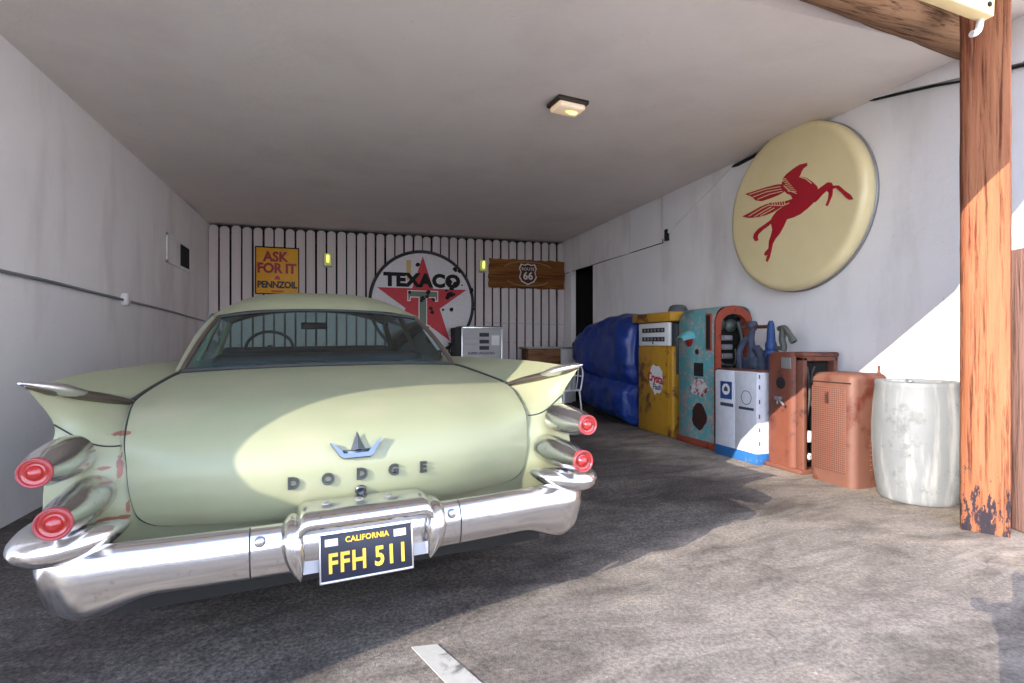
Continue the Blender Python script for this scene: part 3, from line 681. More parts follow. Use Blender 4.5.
# tail lamps
def tail_lamp(x, zc, ytip, ybase, rb, rl):
    sgn = 1 if x > 0 else -1; t = B(); n = 32; ax0 = V((x - sgn * .012, ybase + .035, zc + .004)); ax1 = V((x, ytip, zc)); rowsq = []
    for i, (f, r) in enumerate(((0, rb * .98), (.25, rb), (.5, rb * .95), (.75, rb * .85), (.93, rl * 1.13), (1, rl * 1.1))):
        c = ax0.lerp(ax1, f); rowsq.append([c + V((math.cos(2 * PI * k / n) * r, 0, math.sin(2 * PI * k / n) * r * (.96 if f < .5 else .92))) for k in range(n)])
    t.grid(rowsq, True, True); h = t.build('tail_lamp_housing', M['chrome'], car, fixn=True)
    B().lathe([(rl * 1.07, -.01), (rl * 1.10, .008), (rl * 1.0, .014), (rl * .9, .006)], tuple(ax1), (0, -1, 0), 32).build('lens_ring', plain('pink_lens_ring', srgb(150, 58, 62), .3), h)
    B().lathe([(rl * .98, -.004), (rl * .95, .006), (rl * .75, .004), (rl * .62, -.002), (rl * .50, .006), (rl * .3, .016), (0, .02)], tuple(ax1), (0, -1, 0), 32).build('lens', M['lens'], h)
for sgn in (1, -1):
    tail_lamp(.897 * sgn, .853, -.075, .12, .068, .038); tail_lamp(.842 * sgn, .718, -.125, .13, .066, .041)
# bumper
def bump_path(x):
    a = abs(x); return -.045 + .05 * (a / .9) ** 2 + (.0 if a < .86 else (a - .86) * 1.0)
bp_ = B(); rowsb = []
sec = [(.035, .592), (.025, .60), (.010, .601), (-.012, .588), (-.028, .562), (-.034, .53), (-.03, .49), (-.018, .455), (.005, .437), (.05, .43)]
path = []
for i in range(49):
    x = -.80 + 1.60 * i / 48; path.append((x, bump_path(x), 0))
def corner(sgn):
    pts = []
    for k in range(1, 15):
        a = k / 14 * PI / 2; pts.append((sgn * (.80 + .145 * math.sin(a)), bump_path(.80) + .19 * (1 - math.cos(a)), k / 14 * 90))
    for k in range(1, 8): pts.append((sgn * .945, bump_path(.80) + .19 + .07 * k, 90))
    return pts
full = [(-x if False else x, y, -an) for x, y, an in reversed(corner(-1))] + path + corner(1)
for x, y, an in full:
    ar_ = math.radians(an); out = V((math.sin(ar_), -math.cos(ar_), 0)); a = min(1, max(0, (abs(x) - .62) / .22)); sm_ = a * a * (3 - 2 * a)
    fade = 1
    rowsb.append([V((x, y, 0)) + out * (-(sy_) - sm_ * max(0, .53 - z) * .45) + V((0, 0, z - (sm_ * .07 if z < .5 else (sm_ * .02 if z < .56 else 0)))) for sy_, z in sec])
bp_.grid(rowsb); bump = bp_.build('rear_bumper', M['chrome'], car, fixn=False)
sol = bump.modifiers.new('thick', 'SOLIDIFY'); sol.thickness = .006; sol.offset = 0
for x in (-.365, .345):
    B().tube([V((x, bump_path(x) - yy * -1 - .002, z)) for yy, z in sec], .003, 6).build('bumper_seam', M['seam'], bump)
for x, z, y in ((-.335, .565, None), (.31, .565, None), (-.815, .425, None), (.815, .425, None)):
    B().lathe([(0, .012), (.012, .010), (.018, .002), (.018, -.01)], (x, bump_path(min(abs(x), .8)) - (.028 if z > .5 else -.005), z), (0, -1, .3 if z > .5 else -.2), 16).build('bumper_bolt', M['chrome_dull'], bump)
# upper pods ("ears") that wrap the corners below the lamps
for sgn in (1, -1):
    pp = smoothpath([(sgn * .725, .11, .635), (sgn * .77, .055, .625), (sgn * .835, .015, .614), (sgn * .90, .005, .606), (sgn * .948, .045, .603), (sgn * .968, .13, .603), (sgn * .968, .28, .61), (sgn * .958, .42, .62)], 5)
    n = len(pp); rad = [.008 + .052 * min(1, math.sin(PI * min(.5, (k / (n - 1)) * 1.6 + .02)) + .0) * (1 if k < n * .7 else max(.1, 1 - ((k - n * .7) / (n * .3)) ** 2)) for k in range(n)]
    B().tube(pp, rad, 18, True, (1.0, .78)).build('bumper_guard', M['chrome'], bump)
# centre hood over the plate
hb_ = B(); rws = []
for i in range(41):
    t = -1 + 2 * i / 40; x = .232 * (abs(t) ** .9 if t > 0 else -abs(t) ** .9)
    k = abs(t); dr = 0 if k < .80 else (1 - math.sqrt(max(0, 1 - ((k - .80) / .20) ** 2)))
    zt = .658 - dr * .06; yo = dr * .015
    rws.append([V((x, .08, zt - .02)), V((x, .0, zt)), V((x, -.08 + yo, zt - .003)), V((x, -.125 + yo, zt - .012)), V((x * .99, -.146 + yo, zt - .028)), V((x * .985, -.15 + yo, zt - .045)), V((x * .97, -.14 + yo, zt - .058)), V((x * .96, -.06, zt - .055))])
hb_.grid(rws); hood = hb_.build('plate_hood', M['chrome'], bump, fixn=False)
hs = hood.modifiers.new('thick', 'SOLIDIFY'); hs.thickness = .005
for x in (-.13, -.02, .08): B().lathe([(0, .006), (.014, .004), (.018, -.004)], (x, -.045, .656), (0, -.1, 1), 12).build('hood_bolt', M['chrome_dull'], bump)
for sgn in (1, -1):
    pr = smoothpath([(sgn * .236, -.03, .61), (sgn * .24, -.085, .60), (sgn * .238, -.12, .56), (sgn * .230, -.12, .50), (sgn * .215, -.10, .425)], 5); n = len(pr)
    B().tube(pr, [.024 + .010 * math.sin(PI * k / (n - 1)) - .026 * (max(0, k / (n - 1) - .6) / .4) ** 2 for k in range(n)], 14).build('hood_arm', M['chrome'], bump)
B().span((-.222, -.072, .435), (.222, -.058, .60)).build('plate_recess', plain('recess_grey', srgb(176, 176, 180), .5), bump)
# licence plate
pl = empty('licence_plate', (0, -.082, .463)); pl.parent = car; pl.rotation_euler = (-.1, 0, 0)
M['plate_b'] = plain('plate_black', srgb(22, 26, 44), .42); M['plate_y'] = plain('plate_yellow', srgb(226, 184, 60), .45)
plb = B().box((0, 0, 0), (.305, .004, .152), None, .0015).build('licence_plate', M['plate_b'], car)
bpy.data.objects.remove(pl); plb.location = (0, -.09, .484); plb.rotation_euler = (-.1, 0, 0)
PM = lambda x, z: Matrix.Translation((x, -.0035, z)) @ RX
text_obj('plate_number', 'FFH', .090, M['plate_y'], plb, PM(-.067, -.022), .0022, .001, .80, 1.12)
text_obj('plate_number', '511', .090, M['plate_y'], plb, PM(.080, -.022), .0022, .001, .80, 1.12)
text_obj('plate_state', 'CALIFORNIA', .026, M['plate_y'], plb, PM(0, .052), .0005, .001, .95, 1.05)
for sx in (-.118, .112): B().box((sx, -.003, .05), (.042, .002, .024)).build('plate_sticker', M['white'], plb)
fr = B()
for a, c in (((-.158, -.006, -.082), (.158, .006, -.074)), ((-.158, -.006, -.082), (-.152, .004, .078)), ((.152, -.006, -.082), (.158, .004, .078))): fr.span(a, c, .002)
fr.build('plate_frame', M['chrome_dull'], plb)
# letters D O D G E and the emblem on the lid
def lid_pt(x, z):
    best = None; u = 0; v = 13
    for it in range(40):
        p = surf(u, v); du = (surf(u + .01, v) - surf(u - .01, v)) / .02; dv = (surf(u, v + .01) - surf(u, v - .01)) / .02
        ex, ez = x - p.x, z - p.z; det = du.x * dv.z - dv.x * du.z
        if abs(det) < 1e-9: break
        u += max(-.5, min(.5, (ex * dv.z - dv.x * ez) / det)); v += max(-.5, min(.5, (du.x * ez - ex * du.z) / det))
    return surf(u, v), snorm(u, v)
def lid_frame(x, z, off=.009):
    p, n = lid_pt(x, z); rgt = V((1, 0, 0)); rgt = (rgt - n * rgt.dot(n)).normalized(); up = n.cross(rgt)
    return Matrix(((rgt.x, up.x, n.x, p.x + n.x * off), (rgt.y, up.y, n.y, p.y + n.y * off), (rgt.z, up.z, n.z, p.z + n.z * off), (0, 0, 0, 1)))
M['badge'] = plain('dark_chrome', (.09, .095, .10, 1), .35, .8)
for ch, x, z in (('D', -.229, .716), ('O', -.116, .72), ('D', .0, .727), ('G', .115, .728), ('E', .229, .724)):
    text_obj('badge_letter', ch, .056, M['badge'], lid, lid_frame(x, z, .012), .0022, .005, .95)
Lf = lid_frame(-.003, .668); lk = B().lathe([(.0, .006), (.010, .006), (.012, .010), (.019, .010), (.021, 0)], (0, 0, 0), (0, 0, 1), 20).build('trunk_lock', M['badge'], lid); lk.data.transform(Lf)
E_ = lid_frame(-.012, .80, .008)
def EF(x, y, d): return E_ @ V((x, y, d))
wing = [(-.095, .040), (-.085, .036), (-.055, .006), (-.05, -.004), (.035, -.004), (.045, .006), (.088, .050), (.083, .036), (.055, -.012), (.045, -.020), (-.05, -.020), (-.062, -.012)]
em = B(); em.prism(wing, EF, 0, .022)
em.add([EF(-.026, .005, 0), EF(.030, .005, 0), EF(.002, .080, .004), EF(.0, .006, .034)], [(0, 1, 3), (1, 2, 3), (2, 0, 3)])
em.add([EF(-.05, -.002, 0), EF(.04, -.002, 0), EF(.045, .012, .004), EF(-.052, .012, .004), EF(0, -.004, .03)], [(0, 1, 4), (1, 2, 4), (2, 3, 4), (3, 0, 4)])
em.build('emblem', plain('blue_grey_chrome', (.16, .19, .25, 1), .3, .8), lid)

# greenhouse
def rear_bot(t): return V((.735 * t, 1.14 + .12 * t * t, 1.088 - .020 * t * t))
def rear_top(t): return V((.60 * t, 1.83 - .16 * abs(t) ** 2.2, 1.425 - .055 * abs(t) ** 2.5))
rg = B(); NT_ = 24
rg.grid([[rear_bot(-1 + 2 * k / NT_).lerp(rear_top(-1 + 2 * k / NT_), s / 8) + V((0, -.02, .03)) * math.sin(PI * s / 8) * .6 for k in range(NT_ + 1)] for s in range(9)])
rg.build('rear_window', M['glass'], car, fixn=False)
def gasket(pts, r=.012, mat='seam', nm='window_trim'): return B().tube(pts, r, 8).build(nm, M[mat], car)
tt = [-1 + 2 * k / NT_ for k in range(NT_ + 1)]
def rs(t, s): return rear_bot(t).lerp(rear_top(t), s) + V((0, -.02, .03)) * math.sin(PI * s) * .6
gasket([rear_top(t) for t in tt], .012, 'seam'); gasket([rear_bot(t) for t in tt], .013, 'seam')
for sg2 in (-1, 1): gasket([rs(sg2, k / 8) for k in range(9)], .014, 'trim')
# roof shell: rows from the rear glass head forward to the windscreen head
RY = [1.83, 1.90, 2.0, 2.15, 2.4, 2.75, 3.0, 3.12]; RC = [1.432, 1.475, 1.52, 1.56, 1.588, 1.58, 1.54, 1.50]; RE = [1.375, 1.39, 1.40, 1.41, 1.415, 1.41, 1.40, 1.385]; RW = [.615, .64, .655, .665, .67, .665, .65, .64]
rf = B(); rr_ = []
for i in range(8):
    row = []
    for k in range(NT_ + 1):
        t = tt[k]; yy = RY[i] - (.165 * abs(t) ** 2.2) * max(0, 1 - i / 3.0) + (.12 * t * t * (i / 7 - .6) * -1.2 if i > 4 else 0)
        e = abs(t) ** 3.6; row.append(V((RW[i] * t, yy, RC[i] * (1 - e) + RE[i] * e)))
    rr_.append(row)
def densify(rows, k=4):
    out = []
    for j in range((len(rows) - 1) * k + 1): out.append([crom([rows[i][m] for i in range(len(rows))], j / k) for m in range(len(rows[0]))])
    return out
rr_ = densify(rr_); rf.grid(rr_)
# C pillars: from roof edge down to the deck beside the rear glass
for sgn in (1, -1):
    k = NT_ if sgn > 0 else 0
    pin = [rs(sgn, s / 8) for s in range(9)]
    pout = []
    for s in range(9):
        f = s / 8; a = V((sgn * .775, 1.42, 1.06)); c = V((sgn * .655, 2.02, 1.405)); q = a.lerp(c, f); q.x += sgn * .022 * math.sin(PI * f); pout.append(q)
    mid = [pin[s].lerp(pout[s], .45) + V((sgn * .022, -.02, 0)) for s in range(9)]
    rf.grid([pin, mid, pout])
rf.build('roof', M['car'], car, fixn=False)
# drip rails
for sgn in (1, -1):
    k = NT_ if sgn > 0 else 0
    gasket([V((sgn * .775, 1.42, 1.065)), V((sgn * .73, 1.72, 1.25)), V((sgn * .668, 2.0, 1.395))] + [r[k] + V((sgn * .004, 0, 0)) for r in rr_[8:]], .008, 'metal_grey', 'drip_rail')
# windscreen, side glass, pillars
ws_b = lambda t: V((.78 * t, 3.72 - .30 * t * t, 1.07)); ws_t = lambda t: V((.64 * t, 3.12 - .03 * t * t, 1.50 - .11 * abs(t) ** 2.6))
B().grid([[ws_b(t).lerp(ws_t(t), s / 6) for t in tt] for s in range(7)]).build('windscreen', M['glass'], car, fixn=False)
gasket([ws_t(t) for t in tt], .016); gasket([ws_b(t) for t in tt], .014)
for sgn in (1, -1):
    gasket([ws_b(sgn).lerp(ws_t(sgn), s / 4) for s in range(5)], .022, 'car', 'pillar')
    gasket([V((sgn * .82, 2.45, 1.06)), V((sgn * .672, 2.5, 1.41))], .026, 'car', 'pillar')
    sgl = [[V((sgn * .79, 1.62, 1.07)), V((sgn * .80, 2.4, 1.07)), V((sgn * .80, 3.4, 1.07))], [V((sgn * .665, 2.0, 1.40)), V((sgn * .672, 2.45, 1.41)), V((sgn * .645, 3.1, 1.39))]]
    B().grid(sgl).build('side_window', M['glass'], car, fixn=False)
# cabin
M['cabin'] = plain('teal_cabin_vinyl', srgb(60, 112, 122), .4); M['cabin_d'] = plain('dark_cabin', srgb(22, 34, 36), .5)
B().grid([[(x * (.70 if y < 2 else .78) / .70, y + (.12 * (x / .7) ** 2 if y < 1.3 else 0), 1.092 if y > 1.3 else 1.09) for x in [-.70 + .1 * i for i in range(15)]] for y in (1.17, 1.5, 2.0, 3.0, 3.6)]).build('parcel_shelf', M['cabin'], car, fixn=False)
for (y, z, nm) in ((1.72, 1.085, 'rear_seat_back'), (2.45, 1.10, 'front_seat_back')):
    B().box((0, y, z), (1.28, .16, .12), None, .05, 4).build(nm, M['cabin_d'], car)
db = B(); db.box((0, 3.42, 1.13), (1.45, .3, .10), None, .04, 3); db.build('dashboard', M['cabin_d'], car)
sw = B(); cx, cy, cz = -.34, 3.05, 1.17; sn = V((0, -.75, .62)).normalized(); ua = V((1, 0, 0)); ub = sn.cross(ua)
sw.tube([V((cx, cy, cz)) + (ua * math.cos(2 * PI * k / 36) + ub * math.sin(2 * PI * k / 36)) * .185 for k in range(37)], .013, 8, False)
sw.tube([V((cx - .18, cy, cz)), V((cx, cy, cz - .02)), V((cx + .18, cy, cz))], .011, 6); sw.tube([V((cx, cy, cz)), V((cx, cy + .3, cz - .12))], .03, 8)
sw.build('steering_wheel', M['rubber'], car)
B().box((.02, 3.02, 1.36), (.22, .03, .06), None, .01).build('rear_view_mirror', M['cabin_d'], car)
# wheels
for y in (1.42, 4.5):
    for sgn in (1, -1):
        q = B(); q.lathe([(.19, -.09), (.30, -.10), (.345, -.07), (.36, 0), (.345, .07), (.30, .10), (.19, .09)], (sgn * .80, y, .345), (1, 0, 0), 40); wl = q.build('wheel', M['rubber'], car)
        B().lathe([(0, .105), (.06, .10), (.10, .085), (.15, .09), (.19, .075), (.20, .04), (.20, -.08), (0, -.08)], (sgn * .80, y, .345), (sgn, 0, 0), 32).build('hubcap', M['chrome'], wl)
# front end
fb = B(); fb.tube(smoothpath([(-.98, 5.05, .5), (-.93, 5.38, .5), (-.5, 5.55, .5), (.5, 5.55, .5), (.93, 5.38, .5), (.98, 5.05, .5)], 6), .09, 12, True, (.6, 1)); fb.build('front_bumper', M['chrome'], car)
B().box((0, 5.43, .62), (1.3, .05, .16), None, .02).build('grille', M['chrome_dull'], car)
for sgn in (1, -1): B().lathe([(0, .03), (.06, .02), (.085, 0), (.10, .01), (.10, -.06)], (sgn * .78, 5.36, .82), (0, 1, .05), 24).build('headlamp', M['white'], car)

# ------------------------------------------------------------------ gas pumps on the right
def pump_root(name, X, Y, label, cat, rz=0):
    r = empty(name, (X, Y, GZ(X)), -PI / 2 + rz); return tag(r, label, cat)
# local: front face at y=0 facing -y, +x towards the camera, depth +y
def lx(Y, Y0): return Y0 - Y
M['pump_y'] = chipped('yellow_pump_paint', srgb(184, 136, 34), srgb(112, 66, 34), .56, 5)
M['rust'] = chipped('rusty_sheet', srgb(116, 70, 54), srgb(70, 40, 34), .55, 5, rough=.7)
M['bluegrey'] = plain('blue_grey_grime', srgb(66, 74, 92), .75, .2, .6, 14, .6)
Y0 = 5.97; pz = pump_root('gas_pump', 3.85, Y0, 'yellow gas pump with white dial face and red lettered emblem, beside the blue tarp', 'gas pump')
B().span((-.395, .0, 0.0), (.395, .46, 1.13), .02).build('cabinet', M['pump_y'], pz)
B().span((.30, -.006, .03), (.312, .004, 1.12)).build('door_edge', M['pump_y'], pz)
B().span((-.34, .03, 1.12), (.34, .44, 1.43)).build('head', plain('dark_head', srgb(60, 62, 64), .6), pz)
dl = B().span((-.37, -.008, 1.13), (.33, .05, 1.425), .012).build('dial_face', M['white'], pz)
for z0 in (1.33, 1.215): B().span((-.27, -.014, z0 - .028), (.24, -.006, z0 + .028)).build('counter_window', M['black'], dl)
for z0 in (1.33, 1.215):
    d = B()
    for k in range(6): d.box((-.20 + k * .08, -.0155, z0), (.035, .003, .03))
    d.build('counter_digits', M['metal_grey'], dl)
B().span((-.03, -.012, 1.15), (-.01, -.006, 1.185)).build('price_wheel', M['black'], dl)
B().span((.345, .05, .78), (.42, .40, 1.40), .01).build('side_panel', plain('dark_grey_panel', srgb(70, 74, 78), .5), pz)
c = B(); c.span((-.45, -.06, 1.435), (.43, .47, 1.55), .012); c.build('canopy', M['pump_y'], pz)
bl = B().lathe([(.13, 0), (.125, .05), (.10, .10), (.06, .115), (0, .118)], (.02, .34, 1.55), (0, 0, 1), 20); bl.build('beacon', plain('grey_beacon', srgb(88, 92, 96), .5, .3), pz)
B().tube(smoothpath([(.43, .12, 1.0), (.47, .1, .9), (.45, .10, .80), (.43, .12, .86)]), .018, 8).build('nozzle_holder', M['black'], pz)
rnd = random.Random(2); em = B(); em.prism([((.16 + rnd.uniform(-.02, .015)) * math.cos(2 * PI * k / 22) + .04, (.19 + rnd.uniform(-.03, .015)) * math.sin(2 * PI * k / 22) + .70) for k in range(22)], lambda x, z, d: (x, -d, z), -.001, .003)
lg = em.build('emblem_patch', M['white'], pz)
text_obj('lettering', 'Crystal', .155, M['red'], lg, Matrix.Translation((.03, -.0045, .71)) @ Matrix.Rotation(.12, 4, 'Y') @ RX, .004, .001, .9, .92)
text_obj('lettering', 'Flash', .10, M['bluegrey'], lg, Matrix.Translation((.07, -.0045, .60)) @ RX, .001, .001)

# teal clamshell pump
M['teal'] = chipped('teal_flaking_paint', srgb(92, 166, 170), srgb(206, 210, 204), .50, 8, srgb(96, 46, 34))
M['teal_dark'] = chipped('teal_top_paint', srgb(70, 140, 132), srgb(120, 80, 50), .62, 6)
M['orange'] = chipped('orange_rust_frame', srgb(150, 66, 44), srgb(80, 38, 30), .60, 7)
Y0 = 5.12; pt = pump_root('gas_pump', 3.84, Y0, 'rounded teal gas pump with flaking paint and its works exposed through an arched side opening', 'gas pump')
hw, H, dp = .34, 1.585, .50
def pump_shell(x0, x1):
    """side outline: narrow front, rounded top"""
    o = [(0, .06), (0, 1.36)] + [(.14 - .14 * math.cos(t), 1.36 + .20 * math.sin(t)) for t in [PI / 2 * k / 8 for k in range(1, 9)]] + [(.25, 1.578), (.38, 1.57)] + [(.38 + .12 * math.sin(t), 1.42 + .15 * math.cos(t)) for t in [PI / 2 * k / 6 for k in range(1, 7)]] + [(.5, .06)]
    return o
o = pump_shell(0, 0); b = B(); xs_ = [-hw, -hw + .03, 0, hw - .06, hw - .02]
rows = []
for x in xs_:
    ins = .03 if x in (xs_[0],) else 0; rows.append([V((x, y + (ins if y < .25 else -ins), z - (ins if z > 1.2 else 0))) for y, z in o])
b.grid(rows, True); b.add(rows[0], [tuple(range(len(o)))]); b.build('front_shell', M['teal'], pt)
B().span((-hw - .01, -.012, 0), (hw, .5, .075), .006).build('plinth', M['orange'], pt)
# side frame with arched opening
def arch_pts(y0, y1, z0, z1, n=12):
    cy = (y0 + y1) / 2; r = (y1 - y0) / 2; return [(y1, z0)] + [(cy + r * math.cos(PI * k / n), z1 - r * .75 + r * .75 * math.sin(PI * k / n)) for k in range(n + 1)] + [(y0, z0)]
outer = arch_pts(.005, .495, .08, 1.575); inner = arch_pts(.075, .425, .50, 1.485)
fr = B(); n = len(outer)
for x0, x1 in ((hw - .02, hw + .0),):
    vo0 = [V((x1, y, z)) for y, z in outer]; vi0 = [V((x1, y, z)) for y, z in inner]; vo1 = [V((x0, y, z)) for y, z in outer]; vi1 = [V((x0 - .05, y, z)) for y, z in inner]
    fr.grid([vo1, vo0, vi0, vi1], False, True)
fr.build('side_frame', M['orange'], pt)
inn = B(); inn.span((hw - .22, .03, .12), (hw - .17, .47, 1.45)); inn.build('inner_panel', M['dark'], pt)
wk = B(); rnd = random.Random(3)
for k in range(3): wk.box((hw - .12, .22, 1.22 - k * .10), (.10, .14, .06), None, .01)
wk.build('counter_block', M['metal_grey'], pt)
wk = B()
for k in range(3): wk.box((hw - .06, .20, 1.225 - k * .10), (.012, .09, .035))
wk.build('counter_wheels', M['metal_grey'], pt)
wk = B(); wk.lathe([(0, .03), (.05, .03), (.06, 0)], (hw - .10, .15, 1.37), (1, 0, 0), 16); wk.lathe([(0, .04), (.07, .03), (.075, 0)], (hw - .12, .29, 1.36), (1, 0, 0), 16)
wk.tube(smoothpath([(hw - .08, .36, 1.4), (hw - .06, .40, 1.2), (hw - .08, .37, 1.0), (hw - .08, .33, .7)]), .02, 8); wk.tube(smoothpath([(hw - .1, .1, 1.1), (hw - .06, .13, .95), (hw - .06, .30, .93), (hw - .08, .33, 1.1)]), .009, 6)
wk.tube([(hw - .05, .09, .93), (hw - .05, .26, .93), (hw - .05, .26, .78), (hw - .05, .09, .78)], .007, 6); wk.build('pump_works', plain('oily_metal', srgb(86, 92, 88), .5, .5, .4), pt)
b = B(); b.span((.18, -.006, 1.08), (.285, .01, 1.49), .01); b.build('sight_slot', M['orange'], pt); b = B(); b.span((.20, -.010, 1.10), (.262, .005, 1.47), .004); b.build('slot_window', M['dark'], pt)
bk = B(); rws = []
for k in range(9):
    a = PI * k / 8; rws.append([V((-.12 + .12 * math.cos(a), -.0, 1.22 + .10 * math.sin(a))), V((-.12 + .11 * math.cos(a), -.07, 1.21 + .085 * math.sin(a))), V((-.12 + .07 * math.cos(a), -.13, 1.19 + .04 * math.sin(a)))])
bk.grid(rws); bk.build('nozzle_hood', M['teal'], pt); B().lathe([(0, .03), (.07, .0), (.09, -.02)], (-.12, -.01, 1.20), (0, -1, 0), 16).build('nozzle_socket', M['dred'], pt)
B().lathe([(0, .01), (.028, .008), (.032, -.002)], (.03, 0, 1.065), (0, -1, 0), 16).build('button', M['dark'], pt)
B().span((-.02, -.008, .79), (.14, .01, .94), .004).build('meter_window', M['dark'], pt)
rnd = random.Random(6); q = B(); q.prism([(.07 + .13 * math.cos(2 * PI * k / 16) * (1 + rnd.uniform(-.15, .1)), .335 + .15 * math.sin(2 * PI * k / 16) * (1 + rnd.uniform(-.15, .1))) for k in range(16)], lambda x, z, d: (x, -d, z), -.002, .004); q.build('rust_hole', plain('rust_black', srgb(58, 26, 22), .8), pt)
q = B(); q.prism([(.06 + .15 * math.cos(2 * PI * k / 16) * (1 + rnd.uniform(-.2, .2)), .66 + .11 * math.sin(2 * PI * k / 16) * (1 + rnd.uniform(-.3, .2))) for k in range(16)], lambda x, z, d: (x, -d, z), -.002, .002); q.build('faded_emblem', chipped('faded_emblem_paint', srgb(214, 206, 204), srgb(150, 60, 54), .50, 14), pt)

# white cabinet with blue base and pipe works on top
M['whitep'] = chipped('white_pump_paint', srgb(214, 216, 222), srgb(150, 110, 90), .70, 9); M['blue'] = chipped('blue_base_paint', srgb(40, 100, 160), srgb(120, 150, 170), .62, 10)
Y0 = 4.40; pw = pump_root('pump_cabinet', 3.77, Y0, 'low white two-door pump cabinet with blue base band and grimy pipe works on top', 'cabinet')
B().span((-.29, .012, 0), (.295, .40, .885), .008).build('body', M['whitep'], pw)
for x0, x1 in ((-.29, -.004), (.004, .295)):
    dd = B().span((x0, -.002, .10), (x1, .014, .875), .004).build('door', M['whitep'], pw)
B().span((-.297, -.006, 0), (.300, .40, .10), .003).build('base_band', M['blue'], pw)
for z in (.2, .33, .46, .60, .74, .84): B().tube([(.298, .03, z - .02), (.298, .03, z + .02)], .006, 6).build('hinge', M['rust'], pw)
lb = B(); lb.span((-.21, -.0045, .59), (-.04, -.0015, .77)); lgo = lb.build('label_panel', plain('label_blue', srgb(36, 72, 130), .5), pw)
B().lathe([(0, .002), (.058, .002), (.058, 0)], (-.125, -.004, .69), (0, -1, 0), 24, False).build('label_circle', M['white'], lgo)
B().prism([(-.03 - .125, .67), (-.095, .67), (-.10, .70), (-.125, .725), (-.15, .70)], lambda x, z, d: (x, -d, z), .005, .0075).build('label_mark', M['bluegrey'], lgo)
B().span((-.21, -.0045, .515), (-.02, -.0015, .55)).build('label_strip', M['bluegrey'], pw)
B().span((.06, -.0045, .51), (.26, -.0015, .535)).build('label_strip', M['bluegrey'], pw)
B().lathe([(.07, .0), (.07, .001), (.064, .001), (.064, 0)], (.16, -.003, .63), (0, -1, 0), 24, False).build('label_ring', M['bluegrey'], pw)
B().span((-.29, .02, .88), (.30, .40, .90), .004).build('top_plate', M['rust'], pw)
rt = lambda Y, X, Z: V((Y0 - Y, X - 3.77, Z - GZ(3.8)))
pm = B(); pm.tube(smoothpath([rt(4.47, 4.05, .92), rt(4.47, 4.05, 1.1), rt(4.49, 4.05, 1.25), rt(4.47, 4.05, 1.37)]), [.05] * 3 + [.055] * 4 + [.036] * 5 + [.034] * 4 + [.034] * 3, 14)
pm.tube(smoothpath([rt(4.58, 4.0, .92), rt(4.60, 4.0, 1.10), rt(4.56, 4.02, 1.22), rt(4.50, 4.05, 1.28)]), .032, 12)
pm.tube(smoothpath([rt(4.33, 4.05, .92), rt(4.35, 4.05, 1.08), rt(4.42, 4.05, 1.16)]), .042, 12)
pm.lathe([(0, .05), (.04, .045), (.055, .01), (.055, -.02), (0, -.02)], rt(4.47, 4.05, 1.39), (0, 0, 1), 16); pm.box(rt(4.45, 4.05, 1.0), (.2, .14, .14), None, .03)
pm.build('pipe_stand', M['bluegrey'], pw)
pm = B(); pm.tube([rt(4.62, 4.05, 1.375), rt(4.47, 4.05, 1.375), rt(4.24, 4.05, 1.375)], .018, 10); pm.lathe([(.04, -.03), (.045, 0), (.04, .03)], rt(4.47, 4.05, 1.375), (1, 0, 0), 14); pm.build('cross_pipe', M['rust'], pw)
vl = B(); c0 = rt(4.22, 4.05, 0); vl.lathe([(.05, 1.13), (.055, 1.19), (.05, 1.21), (.042, 1.23), (.036, 1.33), (.03, 1.40), (.018, 1.43), (0, 1.432)], (c0.x, c0.y, -.045), (0, 0, 1), 16); vl.lathe([(.07, 1.10), (.07, 1.13), (.05, 1.15), (.04, 1.0), (.04, .93)], (c0.x, c0.y, -.045), (0, 0, 1), 16)
vl.build('blue_valve', plain('blue_valve_paint', srgb(44, 72, 122), .6, .2, .5, 14), pw)
nz = B(); nz.tube(smoothpath([rt(4.07, 4.05, 1.14), rt(4.06, 4.05, 1.18), rt(4.08, 4.05, 1.25), rt(4.06, 4.05, 1.36)]), .03, 10); nz.tube(smoothpath([rt(4.12, 4.05, 1.35), rt(4.05, 4.05, 1.355), rt(4.0, 4.05, 1.30), rt(3.95, 4.05, 1.235)]), .026, 10); nz.lathe([(.03, -.02), (.033, .03), (.022, .035)], rt(3.96, 4.05, 1.245), (.6, 0, -.8), 12)
nz.tube([rt(4.2, 4.05, 1.16), rt(4.07, 4.05, 1.16)], .02, 8); nz.build('nozzle', plain('greenish_metal', srgb(92, 96, 90), .6, .3, .3), pw)

# rusty pump with open side
Y0 = 3.875; pr = pump_root('gas_pump', 3.85, Y0, 'rusty brown gas pump shell with open side and small nozzle handle', 'gas pump')
M['rust2'] = chipped('warm_rust', srgb(118, 66, 48), srgb(70, 40, 36), .53, 4, srgb(90, 44, 40), rough=.6)
def rbox_shell(x0, x1, y0, y1, z0, z1, r, rt_, open_side=None, n=6):
    """rounded plan, softly rounded top"""
    def ring(ins, z):
        a0, a1, b0, b1 = x0 + ins, x1 - ins, y0 + ins, y1 - ins; rr = max(.01, r - ins * .5); pts = []
        for cx, cy, s in ((a1 - rr, b0 + rr, -90), (a1 - rr, b1 - rr, 0), (a0 + rr, b1 - rr, 90), (a0 + rr, b0 + rr, 180)):
            for k in range(n + 1): t = math.radians(s + 90 * k / n); pts.append(V((cx + rr * math.cos(t), cy + rr * math.sin(t), z)))
        return pts
    b = B(); rows = [ring(0, z0), ring(0, (z0 + z1) / 2), ring(0, z1 - rt_)] + [ring(rt_ * (1 - math.cos(PI / 2 * k / 5)), z1 - rt_ + rt_ * math.sin(PI / 2 * k / 5)) for k in range(1, 6)]
    b.grid(rows, True, True); b.add(rows[-1], [tuple(range(len(rows[-1])))], True); b.add(rows[0], [tuple(range(len(rows[0])))]); return b
